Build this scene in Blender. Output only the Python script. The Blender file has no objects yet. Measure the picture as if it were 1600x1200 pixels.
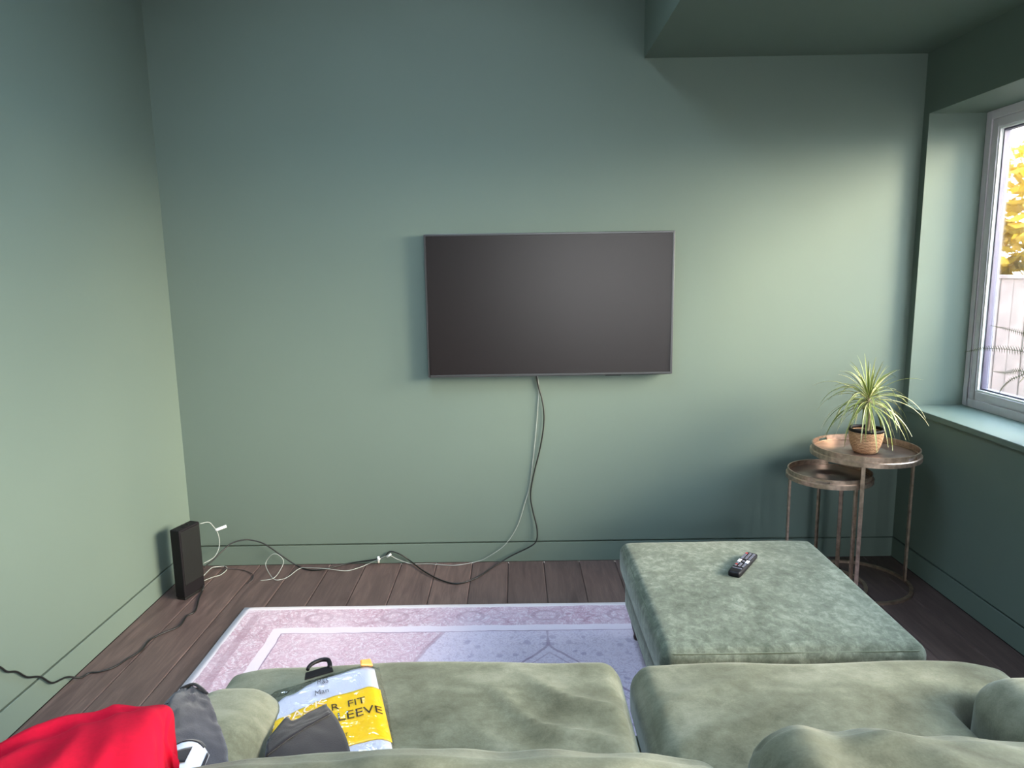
import bpy, bmesh, math, random
from mathutils import Vector, Matrix, noise as mnoise

random.seed(7)
scene = bpy.context.scene
C = scene.collection

# ------------------------------------------------------------------ camera
cam_d = bpy.data.cameras.new('camera')
cam = bpy.data.objects.new('camera', cam_d)
C.objects.link(cam)
cam_r = Vector((0.99987137, 0.00173921, -0.01594415))
cam_u = Vector((0.01546242, 0.15956172, 0.98706685))
cam_f = Vector((-0.00426079, 0.98718642, -0.15951431))
m3 = Matrix((cam_r, cam_u, -cam_f)).transposed()
cam.matrix_world = Matrix.Translation((-0.01568, -3.5704, 1.54166)) @ m3.to_4x4()
cam_d.sensor_fit = 'HORIZONTAL'
cam_d.sensor_width = 36.0
cam_d.lens = 36.0 * 1096.55 / 1600.0
cam_d.clip_start = 0.02
scene.camera = cam

# ------------------------------------------------------------------ room numbers
XL, XR = -1.758, 1.986          # left and right wall planes
ZG = 0.109                      # shadow gap above the flush baseboard
ZC = 2.536                      # lower ceiling
XB = 0.628                      # edge of the lower ceiling (bulkhead)
ZT = 3.40                       # upper ceiling of the open void
YR = -6.2                       # rear wall
WY0, WY1 = -0.049, -2.92        # window reach along the right wall
WZ0, WZ1 = 0.832, 2.251
XF = 2.260                      # inner face of the window frame
XO = 2.360                      # outer face of the right wall
ADDED_ROOF = (-1.00, -0.10, -3.40, -0.90)   # roof light invented as a light source, x0,x1,y0,y1
ADDED_REAR = (0.25, 1.75, 0.95, 2.15)  # unseen window added to the rear wall for fill light, x0,x1,z0,z1
ADDED_DOOR = (-5.90, -3.30, 2.15)     # glazed doors invented in the right wall to bring in light, y0,y1,top

# ------------------------------------------------------------------ light and exposure
W = bpy.data.worlds.new('sky')
scene.world = W
W.use_nodes = True
wn, wl = W.node_tree.nodes, W.node_tree.links
wn.clear()
tc = wn.new('ShaderNodeTexCoord')
sep = wn.new('ShaderNodeSeparateXYZ')
ramp = wn.new('ShaderNodeValToRGB')
ramp.color_ramp.elements[0].position = 0.0
ramp.color_ramp.elements[0].color = (1.0, 1.0, 1.0, 1)
ramp.color_ramp.elements[1].position = 0.75
ramp.color_ramp.elements[1].color = (0.60, 0.78, 1.0, 1)
bg = wn.new('ShaderNodeBackground')
bg.inputs['Strength'].default_value = 2.2
wo = wn.new('ShaderNodeOutputWorld')
wl.new(tc.outputs['Generated'], sep.inputs[0])
wl.new(sep.outputs['Z'], ramp.inputs[0])
wl.new(ramp.outputs[0], bg.inputs[0])
wl.new(bg.outputs[0], wo.inputs[0])

sun_d = bpy.data.lights.new('hazy_sun', 'SUN')
sun_d.energy = 1.75
sun_d.angle = math.radians(32)
sun_d.color = (1.0, 0.80, 0.54)
sun = bpy.data.objects.new('hazy_sun', sun_d)
C.objects.link(sun)
sun_to = Vector((0.90, -0.38, 0.27)).normalized()       # towards the sun
sun.rotation_euler = sun_to.to_track_quat('Z', 'Y').to_euler()


def portal(name, loc, size, direction):
    d = bpy.data.lights.new(name, 'AREA')
    d.shape = 'RECTANGLE'
    d.size, d.size_y = size
    d.cycles.is_portal = True
    o = bpy.data.objects.new(name, d)
    C.objects.link(o)
    o.location = loc
    z = -Vector(direction)
    if abs(z.z) > .9:
        o.rotation_euler = (0, 0, 0) if z.z > 0 else (math.pi, 0, 0)
    else:
        x = Vector((0, 0, 1)).cross(z).normalized()
        y = z.cross(x)
        o.rotation_euler = Matrix((x, y, z)).transposed().to_euler()
    return o


portal('window_portal', (XO + .02, (WY0 + WY1) / 2, (WZ0 + WZ1) / 2), (abs(WY1 - WY0), WZ1 - WZ0), (-1, 0, 0))
portal('added_roof_portal', ((ADDED_ROOF[0] + ADDED_ROOF[1]) / 2, (ADDED_ROOF[2] + ADDED_ROOF[3]) / 2, ZT + .32), (ADDED_ROOF[1] - ADDED_ROOF[0], ADDED_ROOF[3] - ADDED_ROOF[2]), (0, 0, -1))  # opening invented for light, like the door and rear ones below
portal('added_door_portal', (XO + .02, (ADDED_DOOR[0] + ADDED_DOOR[1]) / 2, ADDED_DOOR[2] / 2), (ADDED_DOOR[1] - ADDED_DOOR[0], ADDED_DOOR[2]), (-1, 0, 0))
portal('added_rear_portal', ((ADDED_REAR[0] + ADDED_REAR[1]) / 2, YR - .32, (ADDED_REAR[2] + ADDED_REAR[3]) / 2), (ADDED_REAR[1] - ADDED_REAR[0], ADDED_REAR[3] - ADDED_REAR[2]), (0, 1, 0))

vs = scene.view_settings
vs.view_transform = 'Standard'
vs.look = 'None'
vs.gamma = 1.0
vs.use_curve_mapping = False
vs.exposure = 3.65
scene.display_settings.display_device = 'sRGB'


# ------------------------------------------------------------------ material helpers
def srgb(r, g, b):
    def f(c):
        c /= 255.0
        return c / 12.92 if c <= .04045 else ((c + .055) / 1.055) ** 2.4
    return (f(r), f(g), f(b), 1.0)


class NT:
    def __init__(self, name):
        self.m = bpy.data.materials.new(name)
        self.m.use_nodes = True
        self.n = self.m.node_tree.nodes
        self.l = self.m.node_tree.links
        self.b = self.n['Principled BSDF']
        self.out = self.n['Material Output']

    def new(self, t, **kw):
        n = self.n.new(t)
        for k, v in kw.items():
            setattr(n, k, v)
        return n

    def put(self, sock, v):
        if v is None:
            return
        if hasattr(v, 'is_linked'):
            self.l.new(v, sock)
        else:
            sock.default_value = v

    def math(self, op, a, b=None, c=None, clamp=False):
        n = self.new('ShaderNodeMath', operation=op, use_clamp=clamp)
        self.put(n.inputs[0], a)
        self.put(n.inputs[1], b)
        self.put(n.inputs[2], c)
        return n.outputs[0]

    def coord(self, kind='Object', scale=(1, 1, 1), loc=(0, 0, 0), rot=(0, 0, 0), rnd=False):
        t = self.new('ShaderNodeTexCoord').outputs[kind]
        if rnd:
            oi = self.new('ShaderNodeObjectInfo').outputs['Random']
            s = self.math('MULTIPLY', oi, 37.0)
            cx = self.new('ShaderNodeCombineXYZ')
            for i in range(3):
                self.put(cx.inputs[i], s)
            va = self.new('ShaderNodeVectorMath', operation='ADD')
            self.put(va.inputs[0], t)
            self.put(va.inputs[1], cx.outputs[0])
            t = va.outputs[0]
        mp = self.new('ShaderNodeMapping')
        self.put(mp.inputs['Vector'], t)
        mp.inputs['Scale'].default_value = scale
        mp.inputs['Location'].default_value = loc
        mp.inputs['Rotation'].default_value = rot
        return mp.outputs[0]

    def noise(self, vec, scale=5, detail=4, rough=.5, dist=0.0):
        n = self.new('ShaderNodeTexNoise')
        self.put(n.inputs['Vector'], vec)
        n.inputs['Scale'].default_value = scale
        n.inputs['Detail'].default_value = detail
        n.inputs['Roughness'].default_value = rough
        n.inputs['Distortion'].default_value = dist
        return n.outputs['Fac']

    def ramp(self, fac, stops, interp='LINEAR'):
        n = self.new('ShaderNodeValToRGB')
        n.color_ramp.interpolation = interp
        e = n.color_ramp.elements
        while len(e) < len(stops):
            e.new(.5)
        for i, (p, col) in enumerate(stops):
            e[i].position = p
            e[i].color = col
        self.put(n.inputs[0], fac)
        return n.outputs[0]

    def mix(self, fac, a, b, blend='MIX'):
        n = self.new('ShaderNodeMix', data_type='RGBA', blend_type=blend)
        self.put(n.inputs[0], fac)
        self.put(n.inputs[6], a)
        self.put(n.inputs[7], b)
        return n.outputs[2]

    def bump(self, h, strength=.2, dist=.01):
        n = self.new('ShaderNodeBump')
        n.inputs['Strength'].default_value = strength
        n.inputs['Distance'].default_value = dist
        self.put(n.inputs['Height'], h)
        self.put(self.b.inputs['Normal'], n.outputs[0])

    def set(self, col=None, rough=None, metal=None, spec=None, sheen=None, sheen_rough=None, coat=None):
        self.put(self.b.inputs['Base Color'], col)
        self.put(self.b.inputs['Roughness'], rough)
        self.put(self.b.inputs['Metallic'], metal)
        self.put(self.b.inputs['Specular IOR Level'], spec)
        self.put(self.b.inputs['Sheen Weight'], sheen)
        self.put(self.b.inputs['Sheen Roughness'], sheen_rough)
        self.put(self.b.inputs['Coat Weight'], coat)
        return self.m


def mat_plain(name, col, rough=.5, metal=0.0, var=.06, nscale=30, bump=.0, spec=.5):
    """one colour with slight uneven tone and relief"""
    t = NT(name)
    v = t.coord(rnd=True)
    f = t.noise(v, nscale, 4)
    a = tuple(max(0, c * (1 - var)) for c in col[:3]) + (1,)
    b = tuple(min(1, c * (1 + var)) for c in col[:3]) + (1,)
    t.set(t.ramp(f, [(.3, a), (.7, b)]), rough, metal, spec)
    if bump:
        t.bump(f, bump, .004)
    return t.m


def mat_wall():
    t = NT('green_emulsion_paint')
    v = t.coord('Object')
    f = t.noise(v, 1.3, 3)
    g = t.noise(v, 160, 3, .6)
    col = t.ramp(f, [(.3, srgb(95, 110, 102)), (.7, srgb(98, 113, 105))])
    t.set(col, .62, 0, .30)
    t.bump(g, .05, .002)
    return t.m


def mat_plank():
    t = NT('dark_oiled_oak')
    v = t.coord('Object', (9, 1.1, 9), rnd=True)
    rings = t.noise(v, 2.2, 6, .6, 1.6)
    fine = t.noise(t.coord('Object', (140, 5, 60), rnd=True), 2.0, 4, .7)
    c1 = t.ramp(rings, [(.25, srgb(76, 63, 61)), (.5, srgb(94, 79, 76)), (.75, srgb(112, 95, 90))])
    c2 = t.ramp(fine, [(.3, (.62, .60, .60, 1)), (.7, (1, 1, 1, 1))])
    c = t.mix(1.0, c1, c2, 'MULTIPLY')
    oi = t.new('ShaderNodeObjectInfo').outputs['Random']
    tint = t.ramp(oi, [(0, (.82, .80, .82, 1)), (1, (1.12, 1.06, 1.04, 1))])
    c = t.mix(1.0, c, tint, 'MULTIPLY')
    r = t.ramp(fine, [(.2, (.42, .42, .42, 1)), (.8, (.56, .56, .56, 1))])
    t.set(c, r, 0, .4)
    t.bump(fine, .12, .002)
    return t.m


def mat_velvet(name, dark, mid, light, patch=3.2, streak=(1, 1, 1), crush=1.0):
    t = NT(name)
    v = t.coord('Object', streak)
    big = t.noise(v, patch, 3, .55, .6)
    sm = t.noise(v, patch * 6.0, 8, .72, .35)
    fine = t.noise(t.coord('Object'), 220, 3, .6)
    m = t.math('ADD', t.math('MULTIPLY', big, 1.0 - .45 * crush), t.math('MULTIPLY', sm, .45 * crush))
    m = t.math('ADD', m, t.math('MULTIPLY', t.math('SUBTRACT', fine, .5), .10))
    col = t.ramp(m, [(.34, dark), (.50, mid), (.64, light)])  # shading of the velvet nap put into the base colour as mottling
    t.set(col, .85, 0, .15, .25, .4)
    t.b.inputs['Sheen Tint'].default_value = (.85, .88, .78, 1)
    t.bump(t.math('ADD', t.math('MULTIPLY', sm, .8), t.math('MULTIPLY', fine, .2)), .22, .006)
    return t.m


def mat_cloth(name, col, scale=260, var=.2, rough=.9, sheen=.3):
    t = NT(name)
    v = t.coord('Object', (1, 1, 1))
    a = t.noise(v, scale, 2, .6)
    b = t.noise(v, 9, 3)
    lo = tuple(c * (1 - var) for c in col[:3]) + (1,)
    hi = tuple(min(1, c * (1 + var)) for c in col[:3]) + (1,)
    f = t.math('ADD', t.math('MULTIPLY', a, .6), t.math('MULTIPLY', b, .4))
    t.set(t.ramp(f, [(.35, lo), (.65, hi)]), rough, 0, .2, sheen, .5)
    t.bump(a, .2, .002)
    return t.m


def mat_film(name, tint=(1, 1, 1, 1), gloss=.18, rough=.08, crinkle=0.0):
    """thin clear sheet: see-through with a fresnel gloss"""
    t = NT(name)
    tr = t.new('ShaderNodeBsdfTransparent')
    tr.inputs[0].default_value = tint
    gl = t.new('ShaderNodeBsdfGlossy')
    gl.inputs['Roughness'].default_value = rough
    lw = t.new('ShaderNodeLayerWeight')
    lw.inputs[0].default_value = .35
    if crinkle:
        bp = t.new('ShaderNodeBump')
        bp.inputs['Strength'].default_value = crinkle
        bp.inputs['Distance'].default_value = .02
        t.put(bp.inputs['Height'], t.noise(t.coord('Object'), 22, 3, .5, 1.2))
        t.put(gl.inputs['Normal'], bp.outputs[0])
    f = t.math('ADD', t.math('MULTIPLY', lw.outputs['Fresnel'], .6), gloss, clamp=True)
    mx = t.new('ShaderNodeMixShader')
    t.put(mx.inputs[0], f)
    t.l.new(tr.outputs[0], mx.inputs[1])
    t.l.new(gl.outputs[0], mx.inputs[2])
    t.l.new(mx.outputs[0], t.out.inputs[0])
    return t.m


def mat_leaf(name, stops, rough=.45):
    """long leaf: stripes across the blade (u in the uv map)"""
    t = NT(name)
    uv = t.new('ShaderNodeTexCoord').outputs['UV']
    s = t.new('ShaderNodeSeparateXYZ')
    t.put(s.inputs[0], uv)
    oi = t.new('ShaderNodeObjectInfo').outputs['Random']
    n = t.noise(t.coord('Object', rnd=True), 24, 3)
    d = t.math('ABSOLUTE', t.math('SUBTRACT', s.outputs[0], .5))
    f = t.math('ADD', t.math('MULTIPLY', d, 1.5), t.math('MULTIPLY', t.math('SUBTRACT', n, .5), .3))
    f = t.math('ADD', f, t.math('MULTIPLY', t.math('SUBTRACT', oi, .5), .55), clamp=True)
    t.set(t.ramp(f, stops), rough, 0, .4)
    return t.m


def mat_rug(cx, cy, hx, hy):
    t = NT('faded_pink_persian_rug')
    v = t.new('ShaderNodeTexCoord').outputs['Object']
    sp = t.new('ShaderNodeSeparateXYZ')
    t.put(sp.inputs[0], v)
    wob = t.math('MULTIPLY', t.math('SUBTRACT', t.noise(v, 7, 3), .5), .025)
    ax = t.math('ADD', t.math('ABSOLUTE', sp.outputs[0]), wob)
    ay = t.math('ADD', t.math('ABSOLUTE', sp.outputs[1]), wob)
    dx = t.math('SUBTRACT', hx, ax)
    dy = t.math('SUBTRACT', hy, ay)
    e = t.math('MINIMUM', dx, dy)                      # distance from the edge
    # mirrored floral noise
    cb = t.new('ShaderNodeCombineXYZ')
    t.put(cb.inputs[0], ax)
    t.put(cb.inputs[1], ay)
    vor = t.new('ShaderNodeTexVoronoi', feature='DISTANCE_TO_EDGE')
    t.put(vor.inputs['Vector'], cb.outputs[0])
    vor.inputs['Scale'].default_value = 10
    scroll = t.noise(cb.outputs[0], 13, 2, .5, 3.2)
    scroll2 = t.noise(cb.outputs[0], 34, 2, .5, 1.5)
    line = t.math('LESS_THAN', t.math('ABSOLUTE', t.math('SUBTRACT', scroll, .5)), .035)
    line2 = t.math('LESS_THAN', t.math('ABSOLUTE', t.math('SUBTRACT', scroll2, .52)), .04)
    vine = t.math('LESS_THAN', vor.outputs['Distance'], .035)
    pink = srgb(178, 146, 162)
    rose = srgb(132, 98, 116)
    pale = srgb(204, 193, 206)
    lilac = srgb(186, 176, 196)
    mauve = srgb(118, 98, 122)
    # border field
    bcol = t.mix(t.math('MULTIPLY', line, .75), pink, pale)
    bcol = t.mix(t.math('MULTIPLY', line2, .5), bcol, rose)
    bcol = t.mix(t.math('MULTIPLY', vine, .4), bcol, rose)
    # rosettes spaced along the border
    along = t.math('PINGPONG', ax, .17)
    rr = t.math('SQRT', t.math('ADD', t.math('POWER', t.math('MULTIPLY', along, .8), 2.0), t.math('POWER', t.math('SUBTRACT', e, .12), 2.0)))
    ring = t.math('LESS_THAN', t.math('ABSOLUTE', t.math('SUBTRACT', rr, .045)), .008)
    bcol = t.mix(t.math('MULTIPLY', ring, .6), bcol, rose)
    # centre field
    fcol = t.mix(t.math('MULTIPLY', line2, .35), lilac, mauve)
    fcol = t.mix(t.math('MULTIPLY', line, .4), fcol, pale)
    fl_ = t.new('ShaderNodeTexVoronoi', feature='F1')
    t.put(fl_.inputs['Vector'], cb.outputs[0])
    fl_.inputs['Scale'].default_value = 15
    sz = t.math('MULTIPLY', t.noise(cb.outputs[0], 30, 2), .62)
    fleck = t.math('LESS_THAN', fl_.outputs['Distance'], t.math('SUBTRACT', sz, .08))
    fcol = t.mix(t.math('MULTIPLY', fleck, .6), fcol, srgb(132, 122, 150))
    # medallion chevrons
    dep = t.math('SUBTRACT', dy, .26)
    chev = t.math('SUBTRACT', dep, t.math('MULTIPLY', ax, 1.15))
    for off, wd, k in ((.12, .008, .75), (.17, .005, .55), (.34, .007, .6)):
        l = t.math('LESS_THAN', t.math('ABSOLUTE', t.math('SUBTRACT', chev, off)), wd)
        fcol = t.mix(t.math('MULTIPLY', l, k), fcol, mauve)
    stem = t.math('MULTIPLY', t.math('LESS_THAN', ax, .006), t.math('LESS_THAN', dep, .12))
    fcol = t.mix(t.math('MULTIPLY', stem, .7), fcol, mauve)
    # pink spandrels on both sides of the medallion field
    edge = t.math('SUBTRACT', t.math('SUBTRACT', ax, .45), t.math('MULTIPLY', dep, .40))
    spand = t.math('GREATER_THAN', edge, 0.0)
    scol = t.mix(t.math('MULTIPLY', line, .7), srgb(182, 152, 168), pale)
    scol = t.mix(t.math('MULTIPLY', line2, .45), scol, rose)
    inner = t.mix(spand, fcol, scol)
    eline = t.math('LESS_THAN', t.math('ABSOLUTE', edge), .010)
    inner = t.mix(t.math('MULTIPLY', eline, .6), inner, rose)
    # bands
    col = t.mix(t.math('GREATER_THAN', e, .035), srgb(208, 202, 208), bcol)
    col = t.mix(t.math('GREATER_THAN', e, .205), col, pale)
    col = t.mix(t.math('GREATER_THAN', e, .252), col, mauve)
    col = t.mix(t.math('GREATER_THAN', e, .258), col, inner)
    # worn look: patches rubbed back to the pale ground
    wear = t.noise(v, 4.5, 5, .65)
    wf = t.ramp(wear, [(.38, (0, 0, 0, 1)), (.72, (.6, .6, .6, 1))])
    col = t.mix(wf, col, srgb(196, 182, 196))
    weave = t.noise(t.coord('Object', (1, 3, 1)), 190, 3, .6)
    col = t.mix(t.math('MULTIPLY', weave, .22), col, srgb(130, 112, 130))
    t.set(col, .95, 0, .1, .2, .5)
    t.bump(weave, .25, .003)
    return t.m


M = {}
M['wall'] = mat_wall()
M['plank'] = mat_plank()
M['subfloor'] = mat_plain('dark_underlay', srgb(40, 34, 33), .9)
M['upvc'] = mat_plain('white_upvc', srgb(206, 200, 208), .35, var=.02)
M['gasket'] = mat_plain('grey_spacer_bar', srgb(74, 72, 92), .4)
M['glass'] = mat_film('window_glass', (.97, .98, .98, 1), .015, .0)
M['sofa'] = mat_velvet('olive_velvet', srgb(66, 67, 52), srgb(96, 97, 80), srgb(124, 124, 106), 3.0, (1, 1.2, 1), .8)
M['ottoman'] = mat_velvet('crushed_sage_velvet', srgb(66, 73, 62), srgb(92, 98, 86), srgb(124, 130, 116), 4.6, (1.15, 1.0, 1.0), 1.5)
M['piping'] = mat_velvet('sage_piping', srgb(78, 86, 72), srgb(92, 99, 84), srgb(106, 112, 98), 8)
M['darkwood'] = mat_plain('dark_stained_wood', srgb(52, 32, 24), .35, var=.25, nscale=25)
M['bronze'] = mat_plain('antique_bronze', srgb(190, 166, 148), .36, .9, var=.3, nscale=40, bump=.1)
M['bronze_top'] = mat_plain('hammered_bronze_tray', srgb(172, 150, 140), .32, .85, var=.22, nscale=14, bump=.15)
M['bezel'] = mat_plain('dark_grey_metal_bezel', srgb(70, 72, 74), .35, .6, var=.03)
M['screen'] = mat_plain('matt_black_screen', srgb(18, 12, 14), .36, 0, var=.03, spec=.38)
M['black'] = mat_plain('black_plastic', srgb(12, 9, 14), .55, var=.1, spec=.3)
M['blacksoft'] = mat_plain('black_rubber', srgb(16, 18, 18), .5, var=.1)
M['whiteplastic'] = mat_plain('white_plastic', srgb(225, 228, 228), .4, var=.03)
M['whitecable'] = mat_plain('pale_grey_cable', srgb(150, 156, 152), .45, var=.03)
M['greycable'] = mat_plain('grey_cable', srgb(70, 62, 62), .5)
M['button'] = mat_plain('grey_rubber_button', srgb(120, 118, 128), .5)
M['buttonwhite'] = mat_plain('white_rubber_button', srgb(225, 225, 235), .5)
M['buttonred'] = mat_plain('red_rubber_button', srgb(170, 60, 60), .5)
M['soil'] = mat_plain('potting_soil', srgb(58, 44, 36), .95, var=.4, nscale=90, bump=.6)
M['bark'] = mat_plain('plant_stem_bark', srgb(120, 108, 84), .8, var=.2, nscale=50, bump=.3)
M['red'] = mat_cloth('red_fleece', srgb(160, 0, 34), 120, .10, 1.0, 0.0)
M['charcoal'] = mat_cloth('charcoal_jersey', srgb(56, 55, 61), 420, .22)
M['slate'] = mat_cloth('dark_slate_cotton', srgb(32, 30, 34), 380, .12)
M['seam'] = mat_cloth('black_seam_tape', srgb(24, 23, 30), 300, .1)
M['greencloth'] = mat_cloth('bottle_green_cloth', srgb(14, 52, 40), 300, .2)
M['white'] = mat_cloth('white_cotton', srgb(200, 200, 212), 300, .04)
M['yellow'] = mat_plain('yellow_printed_card', srgb(246, 200, 20), .45, var=.03)
M['ink'] = mat_plain('dark_brown_ink', srgb(52, 36, 18), .6)
M['inkgrey'] = mat_plain('grey_ink', srgb(96, 96, 104), .6)
M['inkpale'] = mat_plain('pale_peach_ink', srgb(252, 226, 190), .6)
M['orange'] = mat_plain('orange_plastic', srgb(255, 160, 80), .4)
M['film'] = mat_film('clear_polythene', (.97, .97, .98, 1), .08, .12, .8)
M['fence'] = mat_plain('weathered_fence_wood', srgb(98, 85, 82), .9, var=.22, nscale=9, bump=.3)
M['patio'] = mat_plain('concrete_paving', srgb(72, 72, 64), .9, var=.15, nscale=4)
M['trunk'] = mat_plain('tree_bark', srgb(70, 56, 44), .9, var=.3, nscale=14, bump=.5)
M['slabedge'] = mat_plain('green_ceiling_paint', srgb(100, 111, 105), .7, var=.02)


def mat_basket():
    t = NT('woven_seagrass')
    v = t.coord('Object')
    w = t.new('ShaderNodeTexWave', wave_type='BANDS', bands_direction='Z')
    t.put(w.inputs['Vector'], v)
    w.inputs['Scale'].default_value = 42
    w.inputs['Distortion'].default_value = 3.5
    w.inputs['Detail'].default_value = 3
    w.inputs['Detail Scale'].default_value = 2.5
    n = t.noise(v, 60, 3)
    f = t.math('ADD', t.math('MULTIPLY', w.outputs['Fac'], .6), t.math('MULTIPLY', n, .4))
    t.set(t.ramp(f, [(.2, srgb(128, 92, 66)), (.5, srgb(176, 136, 104)), (.8, srgb(208, 172, 138))]), .8, 0, .2)
    t.bump(f, .6, .004)
    return t.m


M['basket'] = mat_basket()
M['leaf'] = mat_leaf('variegated_leaf', [(.10, srgb(96, 116, 52)), (.40, srgb(150, 160, 78)), (.62, srgb(214, 212, 160)), (.9, srgb(240, 238, 215))])
M['fern'] = mat_leaf('dull_green_fern', [(.1, srgb(96, 104, 70)), (.6, srgb(130, 134, 92)), (1, srgb(170, 166, 120))], .6)


def mat_foliage():
    t = NT('yellow_autumn_leaves')
    oi = t.noise(t.coord('Object'), 2.6, 5, .7)
    col = t.ramp(oi, [(.3, srgb(140, 110, 14)), (.5, srgb(170, 136, 24)), (.66, srgb(168, 128, 50)), (.8, srgb(156, 116, 66))])
    t.set(col, .7, 0, .2)
    tr = t.new('ShaderNodeBsdfTranslucent')
    t.put(tr.inputs[0], col)
    mx = t.new('ShaderNodeMixShader')
    mx.inputs[0].default_value = .5
    t.l.new(t.b.outputs[0], mx.inputs[1])
    t.l.new(tr.outputs[0], mx.inputs[2])
    t.l.new(mx.outputs[0], t.out.inputs[0])
    return t.m


M['foliage'] = mat_foliage()


# ------------------------------------------------------------------ mesh helpers
def mesh_obj(name, verts, faces, mat, parent=None, smooth=False, uvs=None):
    me = bpy.data.meshes.new(name)
    me.from_pydata([tuple(v) for v in verts], [], faces)
    if uvs is not None:
        l = me.uv_layers.new(name='UVMap')
        for lp in me.loops:
            l.data[lp.index].uv = uvs[lp.vertex_index]
    bm = bmesh.new()
    bm.from_mesh(me)
    bmesh.ops.recalc_face_normals(bm, faces=bm.faces)
    bm.to_mesh(me)
    bm.free()
    if smooth:
        for p in me.polygons:
            p.use_smooth = True
    me.materials.append(M[mat] if isinstance(mat, str) else mat)
    return link(name, me, parent)


def link(name, me, parent=None):
    o = bpy.data.objects.new(name, me)
    C.objects.link(o)
    if parent is not None:
        o.parent = parent
    return o


def empty(name, loc=(0, 0, 0), rz=0.0):
    o = bpy.data.objects.new(name, None)
    o.empty_display_size = .05
    C.objects.link(o)
    o.location = loc
    o.rotation_euler = (0, 0, rz)
    return o


def tag(o, label=None, cat=None, group=None, kind=None):
    if label:
        o['label'] = label
    if cat:
        o['category'] = cat
    if group:
        o['group'] = group
    if kind:
        o['kind'] = kind
    return o


class MB:
    """collects vertices and faces for one mesh"""
    def __init__(self):
        self.v, self.f = [], []

    def add(self, vs_, fs_):
        b = len(self.v)
        self.v += [tuple(p) for p in vs_]
        self.f += [tuple(i + b for i in f) for f in fs_]

    def box(self, x0, x1, y0, y1, z0, z1):
        if x1 < x0:
            x0, x1 = x1, x0
        if y1 < y0:
            y0, y1 = y1, y0
        self.add([(x0, y0, z0), (x1, y0, z0), (x1, y1, z0), (x0, y1, z0), (x0, y0, z1), (x1, y0, z1), (x1, y1, z1), (x0, y1, z1)],
                 [(0, 3, 2, 1), (4, 5, 6, 7), (0, 1, 5, 4), (1, 2, 6, 5), (2, 3, 7, 6), (3, 0, 4, 7)])
        return self

    def lathe(self, prof, n=48, c=(0, 0), a0=0.0, a1=None):
        """closed profile [(r,z)] turned about z"""
        full = a1 is None
        span = 2 * math.pi if full else a1 - a0
        cnt = n if full else n + 1
        k = len(prof)
        vv, ff = [], []
        for i in range(cnt):
            a = a0 + span * i / n
            for r, z in prof:
                vv.append((c[0] + r * math.cos(a), c[1] + r * math.sin(a), z))
        for i in range(n):
            j = (i + 1) % cnt
            for q in range(k):
                w = (q + 1) % k
                ff.append((i * k + q, j * k + q, j * k + w, i * k + w))
        if not full:
            ff.append(tuple(range(k - 1, -1, -1)))
            ff.append(tuple((cnt - 1) * k + q for q in range(k)))
        self.add(vv, ff)
        return self

    def tube(self, pts, r, n=8, taper=None):
        vv, ff = sweep(pts, r, n, taper)
        self.add(vv, ff)
        return self

    def build(self, name, mat, parent=None, smooth=False, bevel=0.0, segs=2):
        o = mesh_obj(name, self.v, self.f, mat, parent, smooth)
        if bevel:
            bevel_obj(o, bevel, segs)
        return o


def bevel_obj(o, w, segs=2):
    me = o.data
    bm = bmesh.new()
    bm.from_mesh(me)
    bmesh.ops.remove_doubles(bm, verts=bm.verts, dist=1e-6)
    ed = [e for e in bm.edges if len(e.link_faces) == 2 and e.calc_face_angle(0) > .5]
    bmesh.ops.bevel(bm, geom=ed, offset=w, segments=segs, profile=.5, affect='EDGES', clamp_overlap=True)
    bm.to_mesh(me)
    bm.free()
    return o


def smooth_by_angle(o, ang=.7):
    for p in o.data.polygons:
        p.use_smooth = True
    o.data.set_sharp_from_angle(angle=ang)
    return o


def catmull(P, per=8):
    P = [Vector(p) for p in P]
    out = []
    for i in range(len(P) - 1):
        p0 = P[i - 1] if i else P[0] * 2 - P[1]
        p1, p2 = P[i], P[i + 1]
        p3 = P[i + 2] if i + 2 < len(P) else P[-1] * 2 - P[-2]
        for k in range(per):
            t = k / per
            out.append(.5 * ((2 * p1) + (p2 - p0) * t + (2 * p0 - 5 * p1 + 4 * p2 - p3) * t * t + (3 * p1 - p0 - 3 * p2 + p3) * t ** 3))
    out.append(P[-1].copy())
    return out


def sweep(pts, r, n=8, taper=None):
    pts = [Vector(p) for p in pts]
    vv, ff = [], []
    T = []
    for i in range(len(pts)):
        a = pts[max(i - 1, 0)]
        b = pts[min(i + 1, len(pts) - 1)]
        d = b - a
        T.append(d.normalized() if d.length > 1e-9 else Vector((0, 0, 1)))
    ref = Vector((0, 0, 1)) if abs(T[0].z) < .9 else Vector((1, 0, 0))
    nrm = (ref - T[0] * ref.dot(T[0])).normalized()
    for i, p in enumerate(pts):
        nrm = (nrm - T[i] * nrm.dot(T[i]))
        if nrm.length < 1e-6:
            nrm = T[i].orthogonal()
        nrm.normalize()
        bn = T[i].cross(nrm)
        rr = r * (taper(i / (len(pts) - 1)) if taper else 1)
        for k in range(n):
            a = 2 * math.pi * k / n
            vv.append(p + nrm * (rr * math.cos(a)) + bn * (rr * math.sin(a)))
    for i in range(len(pts) - 1):
        for k in range(n):
            w = (k + 1) % n
            ff.append((i * n + k, i * n + w, (i + 1) * n + w, (i + 1) * n + k))
    ff.append(tuple(range(n - 1, -1, -1)))
    ff.append(tuple((len(pts) - 1) * n + k for k in range(n)))
    return vv, ff


def nz(x, y, z=0.0):
    return mnoise.noise(Vector((x, y, z)))


def sstep(a, b, x):
    t = max(0.0, min(1.0, (x - a) / (b - a)))
    return t * t * (3 - 2 * t)


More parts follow.
